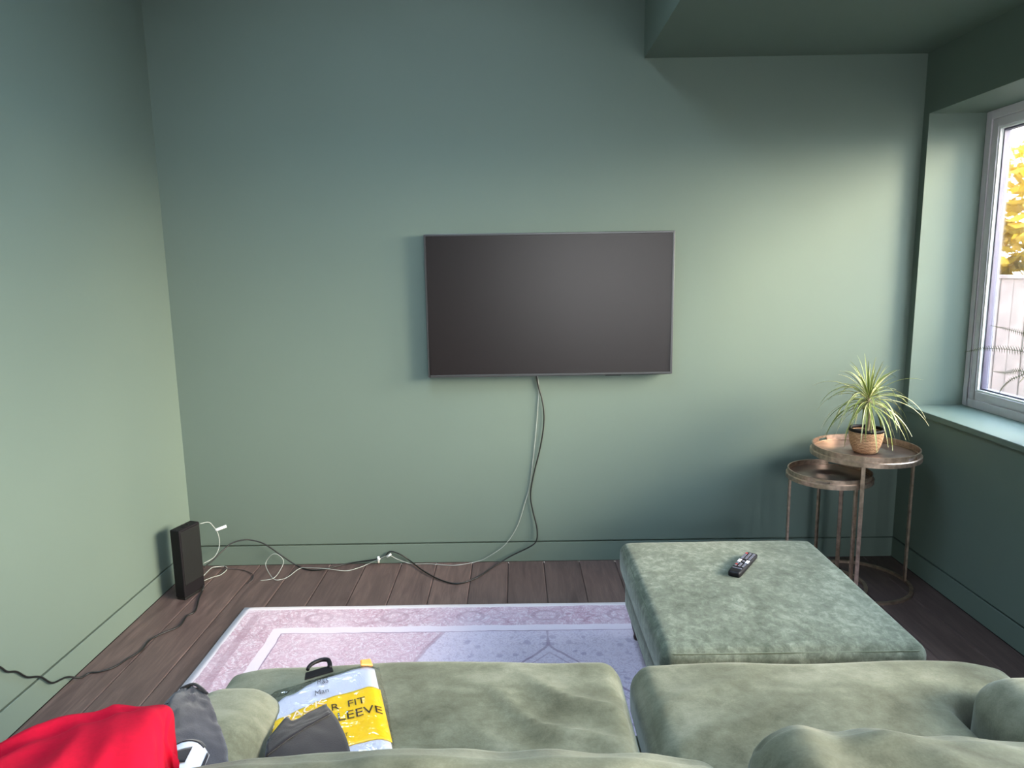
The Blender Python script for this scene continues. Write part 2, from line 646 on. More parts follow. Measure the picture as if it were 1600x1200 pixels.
def soft_box(name, size, rad, mat, parent=None, loc=(0, 0, 0), seg=(28, 28, 10), warp=None, rot=None):
    """box with big rounded edges on an even grid; warp(p, q) bends it, q = -1..1 box coordinates"""
    hx, hy, hz = (s / 2 for s in size)
    nx, ny, nz_ = seg
    idx, verts, faces = {}, [], []

    def vid(i, j, k):
        key = (i, j, k)
        if key not in idx:
            q = Vector((2 * i / nx - 1, 2 * j / ny - 1, 2 * k / nz_ - 1))
            # tighter spacing near the edges
            q = Vector(math.sin(c * math.pi / 2) * .45 + c * .55 for c in q)
            p = Vector((q.x * hx, q.y * hy, q.z * hz))
            inn = Vector((max(-hx + rad, min(hx - rad, p.x)), max(-hy + rad, min(hy - rad, p.y)), max(-hz + min(rad, hz), min(hz - min(rad, hz), p.z))))
            d = p - inn
            if d.length > 1e-9:
                p = inn + d.normalized() * rad
            if warp:
                p = Vector(warp(p.copy(), q))
            idx[key] = len(verts)
            verts.append(p)
        return idx[key]
    for i in range(nx):
        for j in range(ny):
            for k in (0, nz_):
                faces.append((vid(i, j, k), vid(i + 1, j, k), vid(i + 1, j + 1, k), vid(i, j + 1, k)))
    for i in range(nx):
        for k in range(nz_):
            for j in (0, ny):
                faces.append((vid(i, j, k), vid(i + 1, j, k), vid(i + 1, j, k + 1), vid(i, j, k + 1)))
    for j in range(ny):
        for k in range(nz_):
            for i in (0, nx):
                faces.append((vid(i, j, k), vid(i, j + 1, k), vid(i, j + 1, k + 1), vid(i, j, k + 1)))
    o = mesh_obj(name, verts, faces, mat, parent, True)
    o.location = loc
    if rot:
        o.rotation_euler = rot
    return o


def net_surface(name, net, mat, parent=None, per=8, thick=.004, bump=None, loc=None):
    """smooth cloth through a net of control points (rows of equal length), given thickness"""
    rows = [catmull(r, per) for r in net]
    cols = len(rows[0])
    grid = list(zip(*[catmull([rows[i][j] for i in range(len(rows))], per) for j in range(cols)]))
    R_, Cn = len(grid), len(grid[0])
    org = Vector(loc) if loc else Vector((0, 0, 0))
    P = [[grid[i][j] - org for j in range(Cn)] for i in range(R_)]
    N = [[None] * Cn for _ in range(R_)]
    for i in range(R_):
        for j in range(Cn):
            a = P[min(i + 1, R_ - 1)][j] - P[max(i - 1, 0)][j]
            b = P[i][min(j + 1, Cn - 1)] - P[i][max(j - 1, 0)]
            n = a.cross(b)
            n = n.normalized() if n.length > 1e-9 else Vector((0, 0, 1))
            if n.z < 0:
                n = -n
            N[i][j] = n
    top, bot = [], []
    for i in range(R_):
        for j in range(Cn):
            d = bump(i / (R_ - 1), j / (Cn - 1)) if bump else 0
            top.append(P[i][j] + N[i][j] * d)
            bot.append(P[i][j] + N[i][j] * (d - thick))
    K = R_ * Cn
    f = []
    for i in range(R_ - 1):
        for j in range(Cn - 1):
            a, b, c, d = i * Cn + j, i * Cn + j + 1, (i + 1) * Cn + j + 1, (i + 1) * Cn + j
            f += [(a, b, c, d), (a + K, d + K, c + K, b + K)]
    rim = [j for j in range(Cn)] + [i * Cn + Cn - 1 for i in range(1, R_)] + [(R_ - 1) * Cn + j for j in range(Cn - 2, -1, -1)] + [i * Cn for i in range(R_ - 2, 0, -1)]
    for q in range(len(rim)):
        a, b = rim[q], rim[(q + 1) % len(rim)]
        f.append((a, b, b + K, a + K))
    o = mesh_obj(name, top + bot, f, mat, parent, True)
    if loc and parent is None:
        o.location = loc
    return o


# ================================================================== SETTING
# ---- floor: boards running towards the back wall
fl = MB().box(XL - .3, XO, YR - .15, .15, -.12, -.016).build('floor', 'subfloor')
tag(fl, 'dark oiled oak board floor', kind='structure')
bw = .19
plank_mesh = {}
x = -1.588 - bw
ci = 0
while x < XR:
    x0, x1 = max(x, XL), min(x + bw, XR)
    y = 0.0
    first = 2.9 + .35 * ((ci * 5) % 3 - 1)
    lens = [first, 2.2, 2.2]
    for L in lens:
        y1 = max(y - L, YR)
        if y - y1 < .05:
            break
        key = (round(x1 - x0, 3), round(y - y1, 3))
        if key not in plank_mesh:
            w_, l_ = x1 - x0, y - y1
            po = MB().box(.0006, w_ - .0006, -l_ + .0006, -.0006, -.016, 0).build('plank', 'plank', fl)
            bevel_obj(po, .004, 1)
            plank_mesh[key] = po.data
        else:
            po = link('plank', plank_mesh[key], fl)
        po.location = (x0, y, 0)
        y = y1
    x += bw
    ci += 1

# ---- walls with flush baseboards under a shadow gap
g = .005
wb = MB().box(XL - .3, XO, 0, .3, ZG + g, ZT + .3).box(XL - .3, XO, .014, .3, 0, ZG + g)
tag(wb.build('wall_back', 'wall'), 'sage green painted back wall behind the television', kind='structure')
tag(MB().box(XL, XR, 0, .014, 0, ZG - g).build('baseboard_back', 'wall', bevel=.001), 'flush green baseboard along the back wall', kind='structure')
wl_ = MB().box(XL - .3, XL, YR, 0, ZG + g, ZT + .3).box(XL - .3, XL - .014, YR, 0, 0, ZG + g)
tag(wl_.build('wall_left', 'wall'), 'sage green painted left wall', kind='structure')
tag(MB().box(XL - .014, XL, YR, 0, 0, ZG - g).build('baseboard_left', 'wall', bevel=.001), 'flush green baseboard along the left wall', kind='structure')
wr = MB()
wr.box(XR, XO, ADDED_DOOR[1], 0, ZG + g, WZ0 - .027)
wr.box(XR + .014, XO, ADDED_DOOR[1], 0, 0, ZG + g)
wr.box(XR, XO, YR, ADDED_DOOR[0], 0, WZ1)
wr.box(XR, XO, ADDED_DOOR[0], ADDED_DOOR[1], ADDED_DOOR[2], WZ1)
wr.box(XR, XO, YR, 0, WZ1, ZC + .3)
wr.box(XR, XO, WY0, 0, WZ0 - .027, WZ1)
wr.box(XR, XO, ADDED_DOOR[1], WY1, WZ0 - .027, WZ1)
tag(wr.build('wall_right', 'wall'), 'sage green painted right wall around the window', kind='structure')
tag(MB().box(XR, XR + .014, ADDED_DOOR[1], 0, 0, ZG - g).build('baseboard_right', 'wall', bevel=.001), 'flush green baseboard along the right wall', kind='structure')
tag(MB().box(XR - .016, XF + .01, WY1, WY0, WZ0 - .027, WZ0).build('trim_1', 'wall', bevel=.003), 'painted green window sill board', kind='structure')
wre = MB()
wre.box(XL - .3, ADDED_REAR[0], YR - .3, YR, 0, ZT + .3)
wre.box(ADDED_REAR[1], XO, YR - .3, YR, 0, ZT + .3)
wre.box(ADDED_REAR[0], ADDED_REAR[1], YR - .3, YR, ADDED_REAR[3], ZT + .3)
wre.box(ADDED_REAR[0], ADDED_REAR[1], YR - .3, YR, 0, ADDED_REAR[2])
tag(wre.build('wall_rear', 'wall'), 'sage green rear wall around the added window', kind='structure')
# ---- lower ceiling with its bulkhead, upper ceiling with the invented roof light
tag(MB().box(XB, XO, YR, 0, ZC, ZT + .3).build('ceiling', 'wall'), 'dark green lower ceiling and bulkhead on the right', kind='structure')
cu = MB()
cu.box(XL, ADDED_ROOF[0], YR, 0, ZT, ZT + .3)
cu.box(ADDED_ROOF[1], XB, YR, 0, ZT, ZT + .3)
cu.box(ADDED_ROOF[0], ADDED_ROOF[1], ADDED_ROOF[3], 0, ZT, ZT + .3)
cu.box(ADDED_ROOF[0], ADDED_ROOF[1], YR, ADDED_ROOF[2], ZT, ZT + .3)
tag(cu.build('ceiling_upper', 'slabedge'), 'upper ceiling around the added roof light', kind='structure')


# ---- window in the right wall
def rect_frame(name, mat, parent, x0, x1, ya, yb, za, zb, w, bev=.003):
    b = MB()
    b.box(x0, x1, ya, ya - w, za, zb)
    b.box(x0, x1, yb + w, yb, za, zb)
    b.box(x0, x1, ya - w, yb + w, za, za + w)
    b.box(x0, x1, ya - w, yb + w, zb - w, zb)
    return b.build(name, mat, parent, bevel=bev)


win = tag(empty('window_1', (XF, (WY0 + WY1) / 2, WZ0)), 'white framed casement window in the right wall', kind='structure')
win.location = (0, 0, 0)
rect_frame('window_frame', 'upvc', win, XF, XF + .07, WY0, WY1, WZ0, WZ1, .040)
wp = (WY1 - WY0) / 3
for k in (1, 2):
    MB().box(XF, XF + .07, WY0 + wp * k + .03, WY0 + wp * k - .03, WZ0 + .04, WZ1 - .04).build('mullion', 'upvc', win, bevel=.003)
for k in range(3):
    ya = WY0 + wp * k - (.042 if k == 0 else .032)
    yb = WY0 + wp * (k + 1) + (.042 if k == 2 else .032)
    s = rect_frame('sash', 'upvc', win, XF + .006, XF + .066, ya, yb, WZ0 + .042, WZ1 - .042, .040)
    rect_frame('glazing_bead', 'whiteplastic', s, XF + .012, XF + .030, ya - .039, yb + .039, WZ0 + .081, WZ1 - .081, .010, .002)
    rect_frame('spacer_bar', 'gasket', s, XF + .028, XF + .060, ya - .0395, yb + .0395, WZ0 + .0815, WZ1 - .0815, .017, 0)
    MB().box(XF + .036, XF + .040, ya - .040, yb + .040, WZ0 + .082, WZ1 - .082).build('pane', 'glass', s)

# ---- unseen garden doors, rear window and roof light, invented as daylight sources
dr = tag(empty('door_added_right'), 'white framed glazed garden doors added unseen in the right wall for light', kind='structure')
dy_ = (ADDED_DOOR[1] - ADDED_DOOR[0]) / 2
for i in range(2):
    ya, yb = ADDED_DOOR[0] + (i + 1) * dy_, ADDED_DOOR[0] + i * dy_
    leaf = rect_frame('added_door_leaf', 'upvc', dr, XF, XF + .06, ya, yb, 0, ADDED_DOOR[2], .07)
    MB().box(XF + .027, XF + .033, ya - .07, yb + .07, .07, ADDED_DOOR[2] - .07).build('pane', 'glass', leaf)
dr2 = tag(empty('window_added_rear'), 'white framed window added out of view in the rear wall for fill light', kind='structure')
dx_ = (ADDED_REAR[1] - ADDED_REAR[0]) / 2
for i in range(2):
    xa, xb_ = ADDED_REAR[0] + i * dx_, ADDED_REAR[0] + (i + 1) * dx_
    b = MB()
    for q in ((xa, xa + .06, ADDED_REAR[2], ADDED_REAR[3]), (xb_ - .06, xb_, ADDED_REAR[2], ADDED_REAR[3]), (xa + .06, xb_ - .06, ADDED_REAR[2], ADDED_REAR[2] + .06), (xa + .06, xb_ - .06, ADDED_REAR[3] - .06, ADDED_REAR[3])):
        b.box(q[0], q[1], YR - .16, YR - .10, q[2], q[3])
    leaf = b.build('sash', 'upvc', dr2, bevel=.003)
    MB().box(xa + .06, xb_ - .06, YR - .133, YR - .127, ADDED_REAR[2] + .06, ADDED_REAR[3] - .06).build('pane', 'glass', leaf)
rl = tag(empty('window_added_roof'), 'roof light added over the open void as an unseen light source', kind='structure')
b = MB()
b.box(ADDED_ROOF[0], ADDED_ROOF[1], ADDED_ROOF[2], ADDED_ROOF[2] + .05, ZT + .22, ZT + .30)
b.box(ADDED_ROOF[0], ADDED_ROOF[1], ADDED_ROOF[3] - .05, ADDED_ROOF[3], ZT + .22, ZT + .30)
b.box(ADDED_ROOF[0], ADDED_ROOF[0] + .05, ADDED_ROOF[2] + .05, ADDED_ROOF[3] - .05, ZT + .22, ZT + .30)
b.box(ADDED_ROOF[1] - .05, ADDED_ROOF[1], ADDED_ROOF[2] + .05, ADDED_ROOF[3] - .05, ZT + .22, ZT + .30)
b.build('window_frame', 'upvc', rl, bevel=.003)
MB().box(ADDED_ROOF[0] + .05, ADDED_ROOF[1] - .05, ADDED_ROOF[2] + .05, ADDED_ROOF[3] - .05, ZT + .25, ZT + .256).build('pane', 'glass', rl)

# ---- garden outside: paving, board fence, yellow trees
tag(MB().box(XO, 16, -14, 16, -.2, -.1).box(-6, XO, -14, YR - .3, -.2, -.1).build('ground', 'patio'), 'concrete paving outside', kind='structure')
FX = 3.80
fence = tag(empty('board_fence', (FX, 0, -.1)), 'weathered vertical board fence outside the window', 'fence')
bd = MB().box(0, .02, 0, .142, 0, 1.52).build('board', 'fence', fence, bevel=.003, segs=1)
first_board = bd
y = -4.0
i = 0
while y < 6.6:
    o = bd if i == 0 else link('board', bd.data, fence)
    o.location = (.004 * (i % 2), y, 0)
    y += .150
    i += 1
MB().box(-.02, .05, -4.0, 6.6, 1.52, 1.548).build('cap_rail', 'fence', fence, bevel=.003, segs=1)
for z in (.25, 1.2):
    MB().box(.026, .066, -4.0, 6.6, z, z + .08).build('back_rail', 'fence', fence)


def tree(loc, rx, rz, zc, label, seed):
    rnd = random.Random(seed)
    t = tag(empty('yellow_tree', loc), label, 'tree', 'yellow trees beyond the fence')
    tb = MB()
    tb.tube(catmull([(0, 0, 0), (.05, .03, zc * .5), (0, -.04, zc), (.05, 0, zc + rz * .5)], 5), .09, 8, lambda s: 1 - .7 * s)
    for a in range(6):
        an = a * 1.05
        tb.tube(catmull([(0, 0, zc * .6), (rx * .35 * math.cos(an), rx * .35 * math.sin(an), zc), (rx * .7 * math.cos(an), rx * .7 * math.sin(an), zc + rz * .35)], 4), .035, 6, lambda s: 1 - .8 * s)
    tb.build('trunk', 'trunk', t, True)
    fb = MB()
    for k in range(5200):
        while True:
            p = Vector((rnd.uniform(-1, 1), rnd.uniform(-1, 1), rnd.uniform(-1, 1)))
            if p.length < 1 and p.length > .35:
                break
        lump = 1 + .25 * nz(p.x * 2.2 + seed, p.y * 2.2, p.z * 2.2)
        c = Vector((p.x * rx * lump, p.y * rx * lump, zc + p.z * rz * lump))
        u = Vector((rnd.gauss(0, 1), rnd.gauss(0, 1), rnd.gauss(0, 1))).normalized()
        w = u.orthogonal().normalized()
        s = rnd.uniform(.07, .14)
        fb.add([c - u * s, c + w * s * .45, c + u * s, c - w * s * .45], [(0, 1, 2, 3)])
    tag(fb.build('foliage', 'foliage', t), kind='stuff')


tree((6.2, 5.0, -.1), 1.75, 1.15, 1.95, 'yellow autumn tree seen above the fence through the window', 3)
tree((6.4, 1.0, -.1), 1.75, 1.45, 2.05, 'yellow autumn tree beyond the fence opposite the window', 5)
tree((7.4, -2.4, -.1), 1.5, .65, 1.30, 'low yellow autumn tree beyond the near end of the fence', 9)

# ================================================================== OBJECTS
# ---- rug
RX0, RX1, RY0, RY1 = -1.297, 1.510, -2.45, -.498
rcx, rcy, rhx, rhy = (RX0 + RX1) / 2, (RY0 + RY1) / 2, (RX1 - RX0) / 2, (RY1 - RY0) / 2
M['rug'] = mat_rug(rcx, rcy, rhx, rhy)
rv, rf = [], []
NX, NY = 90, 60
for k in (0, 1):
    for i in range(NX + 1):
        for j in range(NY + 1):
            px, py = -rhx + 2 * rhx * i / NX, -rhy + 2 * rhy * j / NY
            wob = .004 * nz(px * 2.1, py * 2.1, 4)
            ed = min(1.0, min(rhx - abs(px), rhy - abs(py)) / .02)
            top = .005 + .003 * ed + .0015 * (nz(px * 3, py * 3) + .4)
            rv.append((px + (wob if abs(px) > rhx - .01 else 0), py + (wob if abs(py) > rhy - .01 else 0), top if k == 0 else .0005))
K = (NX + 1) * (NY + 1)
for i in range(NX):
    for j in range(NY):
        a, b_, c_, d_ = i * (NY + 1) + j, (i + 1) * (NY + 1) + j, (i + 1) * (NY + 1) + j + 1, i * (NY + 1) + j + 1
        rf += [(a, b_, c_, d_), (a + K, d_ + K, c_ + K, b_ + K)]
rim = [i * (NY + 1) for i in range(NX + 1)] + [NX * (NY + 1) + j for j in range(1, NY + 1)] + [i * (NY + 1) + NY for i in range(NX - 1, -1, -1)] + [j for j in range(NY - 1, 0, -1)]
for q in range(len(rim)):
    a, b_ = rim[q], rim[(q + 1) % len(rim)]
    rf.append((a, b_, b_ + K, a + K))
rug = mesh_obj('rug', rv, rf, 'rug', None, True)
rug.location = (rcx, rcy, 0)
tag(rug, 'faded pink and lilac patterned rug on the dark board floor', 'rug')

# ---- television
TX, TZ, TW, TH = .1632, 1.3682, 1.235, .709
tv = tag(empty('television', (TX, 0, TZ)), 'black flat screen television mounted on the green wall', 'television')
b = MB()
bz = .0095
yf, yb_ = -.055, -.022
b.box(-TW / 2, -TW / 2 + bz, yf, yb_, -TH / 2, TH / 2)
b.box(TW / 2 - bz, TW / 2, yf, yb_, -TH / 2, TH / 2)
b.box(-TW / 2 + bz, TW / 2 - bz, yf, yb_, TH / 2 - bz, TH / 2)
b.box(-TW / 2 + bz, TW / 2 - bz, yf, yb_, -TH / 2, -TH / 2 + bz * 1.15)
b.build('bezel', 'bezel', tv, bevel=.0015)
MB().box(-TW / 2 + bz, TW / 2 - bz, yf + .003, yf + .012, -TH / 2 + bz, TH / 2 - bz).build('screen', 'screen', tv)
MB().box(-TW / 2 + .02, TW / 2 - .02, yb_, yb_ + .006, -TH / 2 + .02, TH / 2 - .02).box(-.45, .45, yb_, -.008, -TH / 2 + .03, TH / 2 - .18).build('back_shell', 'black', tv, bevel=.002)
for xb in (-.22, .13):
    MB().box(xb, xb + .09, -.010, -.001, -.2, .2).build('wall_bracket', 'black', tv)
MB().box(.28, .36, yf + .008, yf + .022, -TH / 2 - .006, -TH / 2 + .002).build('sensor_bar', 'black', tv, bevel=.001)

# ---- cables
BLACK = [(0.091, -0.020, 1.032), (0.104, -0.010, 0.954), (0.123, -0.010, 0.880), (0.132, -0.010, 0.779), (0.114, -0.010, 0.643), (0.072, -0.010, 0.471), (0.057, -0.010, 0.366), (0.070, -0.010, 0.278), (0.089, -0.015, 0.191), (0.087, -0.020, 0.129), (0.057, -0.025, 0.095), (-0.046, -0.025, 0.043), (-0.125, -0.050, 0.006), (-0.220, -0.204, 0.006), (-0.312, -0.275, 0.006), (-0.401, -0.236, 0.006), (-0.501, -0.132, 0.008), (-0.583, -0.020, 0.013), (-0.639, -0.014, 0.052), (-0.695, -0.012, 0.070), (-0.730, -0.015, 0.042), (-0.776, -0.015, 0.028), (-0.915, -0.015, 0.009), (-1.015, -0.075, 0.008), (-1.099, -0.089, 0.006), (-1.185, -0.045, 0.010), (-1.269, -0.040, 0.068), (-1.356, -0.040, 0.134), (-1.418, -0.050, 0.160), (-1.453, -0.070, 0.170), (-1.503, -0.100, 0.164), (-1.545, -0.150, 0.133), (-1.565, -0.200, 0.113), (-1.585, -0.255, 0.102)]
WHITE = [(0.096, -0.015, 1.032), (0.106, -0.006, 0.944), (0.092, -0.006, 0.739), (0.058, -0.006, 0.451), (0.025, -0.006, 0.321), (-0.016, -0.006, 0.197), (-0.082, -0.012, 0.099), (-0.166, -0.015, 0.039), (-0.231, -0.015, 0.009), (-0.352, -0.051, 0.004), (-0.490, -0.027, 0.004), (-0.585, -0.026, 0.006), (-0.663, -0.022, 0.033), (-0.702, -0.024, 0.054), (-0.757, -0.026, 0.034), (-0.817, -0.030, 0.008), (-0.858, -0.066, 0.004), (-0.917, -0.101, 0.004), (-1.008, -0.099, 0.015), (-1.127, -0.072, 0.012), (-1.172, -0.071, 0.005), (-1.196, -0.157, 0.004), (-1.223, -0.194, 0.004), (-1.265, -0.196, 0.010), (-1.346, -0.070, 0.029), (-1.319, -0.060, 0.077), (-1.285, -0.060, 0.084), (-1.251, -0.070, 0.056), (-1.255, -0.090, 0.023), (-1.267, -0.180, 0.006), (-1.328, -0.206, 0.004)]
LOOP1 = [(-1.585, -0.255, 0.330), (-1.558, -0.220, 0.324), (-1.545, -0.200, 0.294), (-1.531, -0.190, 0.257), (-1.525, -0.190, 0.211), (-1.531, -0.200, 0.169), (-1.549, -0.220, 0.137), (-1.585, -0.255, 0.122)]
LOOP2 = [(-1.620, -0.200, 0.030), (-1.635, -0.066, 0.015), (-1.618, -0.031, 0.006), (-1.589, -0.018, 0.004), (-1.565, -0.039, 0.004), (-1.555, -0.076, 0.004), (-1.563, -0.131, 0.004), (-1.590, -0.161, 0.006), (-1.605, -0.235, 0.020)]
GREY = [(-1.621, -0.036, 0.004), (-1.580, -0.062, 0.010), (-1.515, -0.057, 0.004), (-1.446, -0.084, 0.004), (-1.390, -0.133, 0.004), (-1.370, -0.195, 0.004), (-1.378, -0.235, 0.004)]
POWER = [(-1.568, -0.306, 0.030), (-1.573, -0.325, 0.005), (-1.557, -0.393, 0.004), (-1.517, -0.526, 0.004), (-1.535, -0.569, 0.004), (-1.526, -0.663, 0.004), (-1.573, -0.728, 0.004), (-1.598, -0.785, 0.004), (-1.590, -0.864, 0.004), (-1.613, -0.925, 0.004), (-1.633, -0.987, 0.004), (-1.676, -1.020, 0.004), (-1.709, -1.026, 0.004), (-1.722, -1.062, 0.006), (-1.745, -1.103, 0.035), (-1.745, -1.185, 0.062), (-1.748, -1.238, 0.119), (-1.748, -1.301, 0.158), (-1.748, -1.344, 0.204), (-1.748, -1.387, 0.231), (-1.748, -1.413, 0.263), (-1.748, -1.475, 0.317), (-1.750, -1.554, 0.397)]
cb = tag(MB().tube(catmull(BLACK, 7), .0036, 8).build('black_cable', 'blacksoft', None, True), 'long black cable hanging from the television and winding to the corner', 'cable')
cw = tag(empty('white_cable'), 'thin white cable from the television coiling along the baseboard', 'cable')
MB().tube(catmull(WHITE, 7), .0017, 8).build('cord', 'whitecable', cw, True)
MB().tube([(-.757, -.034, .018), (-.757, -.034, .052)], .006, 8).tube([(-.76, -.030, .030), (-.750, -.040, .042)], .006, 8).build('cable_tie', 'whiteplastic', cw, True)
MB().tube([(-.690, -.026, .062), (-.712, -.028, .046)], .005, 8).build('cable_tie', 'whiteplastic', cw, True)
l1 = tag(empty('white_lead'), 'white lead with a loose plug looping from the top of the black box', 'cable')
MB().tube(catmull(LOOP1, 8), .0022, 8).build('cord', 'whitecable', l1, True)
pa, pb = Vector((-1.539, -.195, .272)), Vector((-1.492, -.170, .284))
MB().tube([pa, pa.lerp(pb, .15), pa.lerp(pb, .2), pb], .0075, 8, lambda s: .5 if s < .3 else 1).build('plug', 'whiteplastic', l1, True)
tag(MB().tube(catmull(LOOP2, 8), .0022, 8).build('white_lead', 'whitecable', None, True), 'short white lead looped on the floor behind the black box', 'cable')
tag(MB().tube(catmull(GREY, 8), .0022, 8).build('grey_cable', 'greycable', None, True), 'thin dark grey cable curled on the floor boards near the corner', 'cable')
tag(MB().tube(catmull(POWER, 7), .0036, 8).build('power_cord', 'blacksoft', None, True), 'crinkled black power cord running across the floor to the left wall', 'cable')

# ---- slim black box in the corner
P1, P2, P3 = Vector((-1.669, -.399)), Vector((-1.612, -.409)), Vector((-1.573, -.278))
dirx = (P3 - P2).normalized()
ang = math.atan2(dirx.y, dirx.x)
bc = (P1 + P3) / 2
sub = tag(empty('media_box', (bc.x, bc.y, 0), ang), 'slim black electronic box standing upright on the floor in the left corner', 'media box')
LB, WB = .137, .056
MB().box(-LB / 2, LB / 2, -WB / 2, WB / 2, .012, .352).build('body', 'black', sub, bevel=.006, segs=3)
MB().box(-LB / 2 + .008, LB / 2 - .008, -WB / 2 - .0025, -WB / 2 + .001, .075, .340).build('grille', 'blacksoft', sub, bevel=.002)
MB().box(-LB / 2 + .004, LB / 2 - .004, -WB / 2 + .004, WB / 2 - .004, 0, .012).build('foot', 'blacksoft', sub, bevel=.002)
MB().lathe([(.016, .3522), (.020, .3522), (.020, .3545), (.016, .3545)], 24).build('top_button', 'blacksoft', sub)
MB().box(LB / 2 - .002, LB / 2 + .008, -.014, .014, .05, .085).build('socket', 'blacksoft', sub, bevel=.002)

# ---- ottoman
OX0, OX1, OY0, OY1 = .415, 1.212, -1.628, -.765
ocx, ocy = (OX0 + OX1) / 2, (OY0 + OY1) / 2
ow, od = OX1 - OX0, OY1 - OY0
ott = tag(empty('ottoman', (ocx, ocy, 0)), 'square sage green crushed velvet ottoman standing partly on the rug', 'ottoman')


def warp_ott(p, q):
    fx, fy = max(0, 1 - q.x * q.x), max(0, 1 - q.y * q.y)
    if q.z > 0:
        p.z += .022 * (fx * fy) ** .6 * q.z + .004 * nz(p.x * 5, p.y * 5, 2)
    # sides bulge a little
    p.x += .008 * q.x * max(0, 1 - q.z * q.z) * fy ** .3
    p.y += .008 * q.y * max(0, 1 - q.z * q.z) * fx ** .3
    return p


soft_box('cushion', (ow, od, .135), .030, 'ottoman', ott, (0, 0, .3425), (44, 44, 12), warp_ott)
soft_box('base', (ow - .035, od - .035, .150), .02, 'ottoman', ott, (0, 0, .210), (20, 20, 8))


def rect_loop(hx, hy, r, z, n=8):
    out = []
    for sx, sy, a0 in ((1, 1, 0), (-1, 1, 90), (-1, -1, 180), (1, -1, 270)):
        for k in range(n + 1):
            a = math.radians(a0 + 90 * k / n)
            out.append(Vector((sx * (hx - r) + r * math.cos(a), sy * (hy - r) + r * math.sin(a), z)))
    out.append(out[0].copy())
    return out


MB().tube(rect_loop(ow / 2 - .006, od / 2 - .006, .035, .398), .0026, 6).build('piping', 'piping', ott, True)
MB().tube(rect_loop(ow / 2 - .006, od / 2 - .006, .035, .283), .0035, 6).build('piping', 'piping', ott, True)
leg_prof = [(.0, .0), (.017, .0), (.019, .012), (.016, .022), (.023, .045), (.030, .075), (.031, .092), (.024, .104), (.032, .112), (.032, .140), (.0, .140)]
lm_ = None
for sx in (-1, 1):
    for sy in (-1, 1):
        if lm_ is None:
            lo = MB().lathe([(max(r, .0004), z) for r, z in leg_prof], 20).build('leg', 'darkwood', ott, True)
            lm_ = lo.data
        else:
            lo = link('leg', lm_, ott)
        lo.location = (sx * (ow / 2 - .068), sy * (od / 2 - .068), .008 if sx < 0 or True else 0)

def under(child, parent):
    """hang a piece under a part of the same thing without moving it"""
    child.parent = parent
    child.matrix_parent_inverse = parent.matrix_basis.inverted()
    return child


for o in [c for c in ott.children if c.name.startswith('piping')]:
    under(o, [c for c in ott.children if c.name.startswith('cushion')][0])

# ---- remote control on the ottoman
ra = Vector((.765, -1.170))
rb = Vector((.893, -.990))
rd = (rb - ra)
RL = rd.length
rem = tag(empty('remote_control', ((ra.x + rb.x) / 2, (ra.y + rb.y) / 2, .4315), math.atan2(rd.y, rd.x)), 'black remote control with two white rocker keys lying on the ottoman', 'remote')
RWd = .048


def warp_rem(p, q):
    # ends round in plan, thicker near the bottom end
    p.y *= 1 - .10 * max(0, abs(q.x) - .8) / .2
    p.z *= 1 + .15 * -q.x
    return p


soft_box('body', (RL, RWd, .020), .008, 'black', rem, (0, 0, .010), (24, 10, 6), warp_rem)
btn = {}


def button(x_, y_, sx, sy, mat):
    key = (sx, sy, mat)
    if key not in btn:
        o = MB().box(-sx / 2, sx / 2, -sy / 2, sy / 2, 0, .0035).build('button', mat, rem, bevel=.001)
        btn[key] = o.data
    else:
        o = link('button', btn[key], rem)
    o.location = (x_, y_, .0195 - .0012 * x_ / RL)
    return o


for yy in (-.0145, .0145):
    button(.002, yy, .026, .011, 'buttonwhite')
for r_ in range(5):
    for c_ in (-.014, 0, .014):
        button(.085 - .0135 * r_, c_, .0075, .009, 'buttonred' if r_ == 0 and c_ == .014 else 'button')
button(.002, 0, .010, .008, 'button')
for r_ in range(3):
    for c_ in (-.014, 0, .014):
        button(-.024 - .0125 * r_, c_, .0065, .008, 'buttonred' if (r_, c_) == (1, .014) else 'button')
button(-.072, 0, .004, .034, 'button')


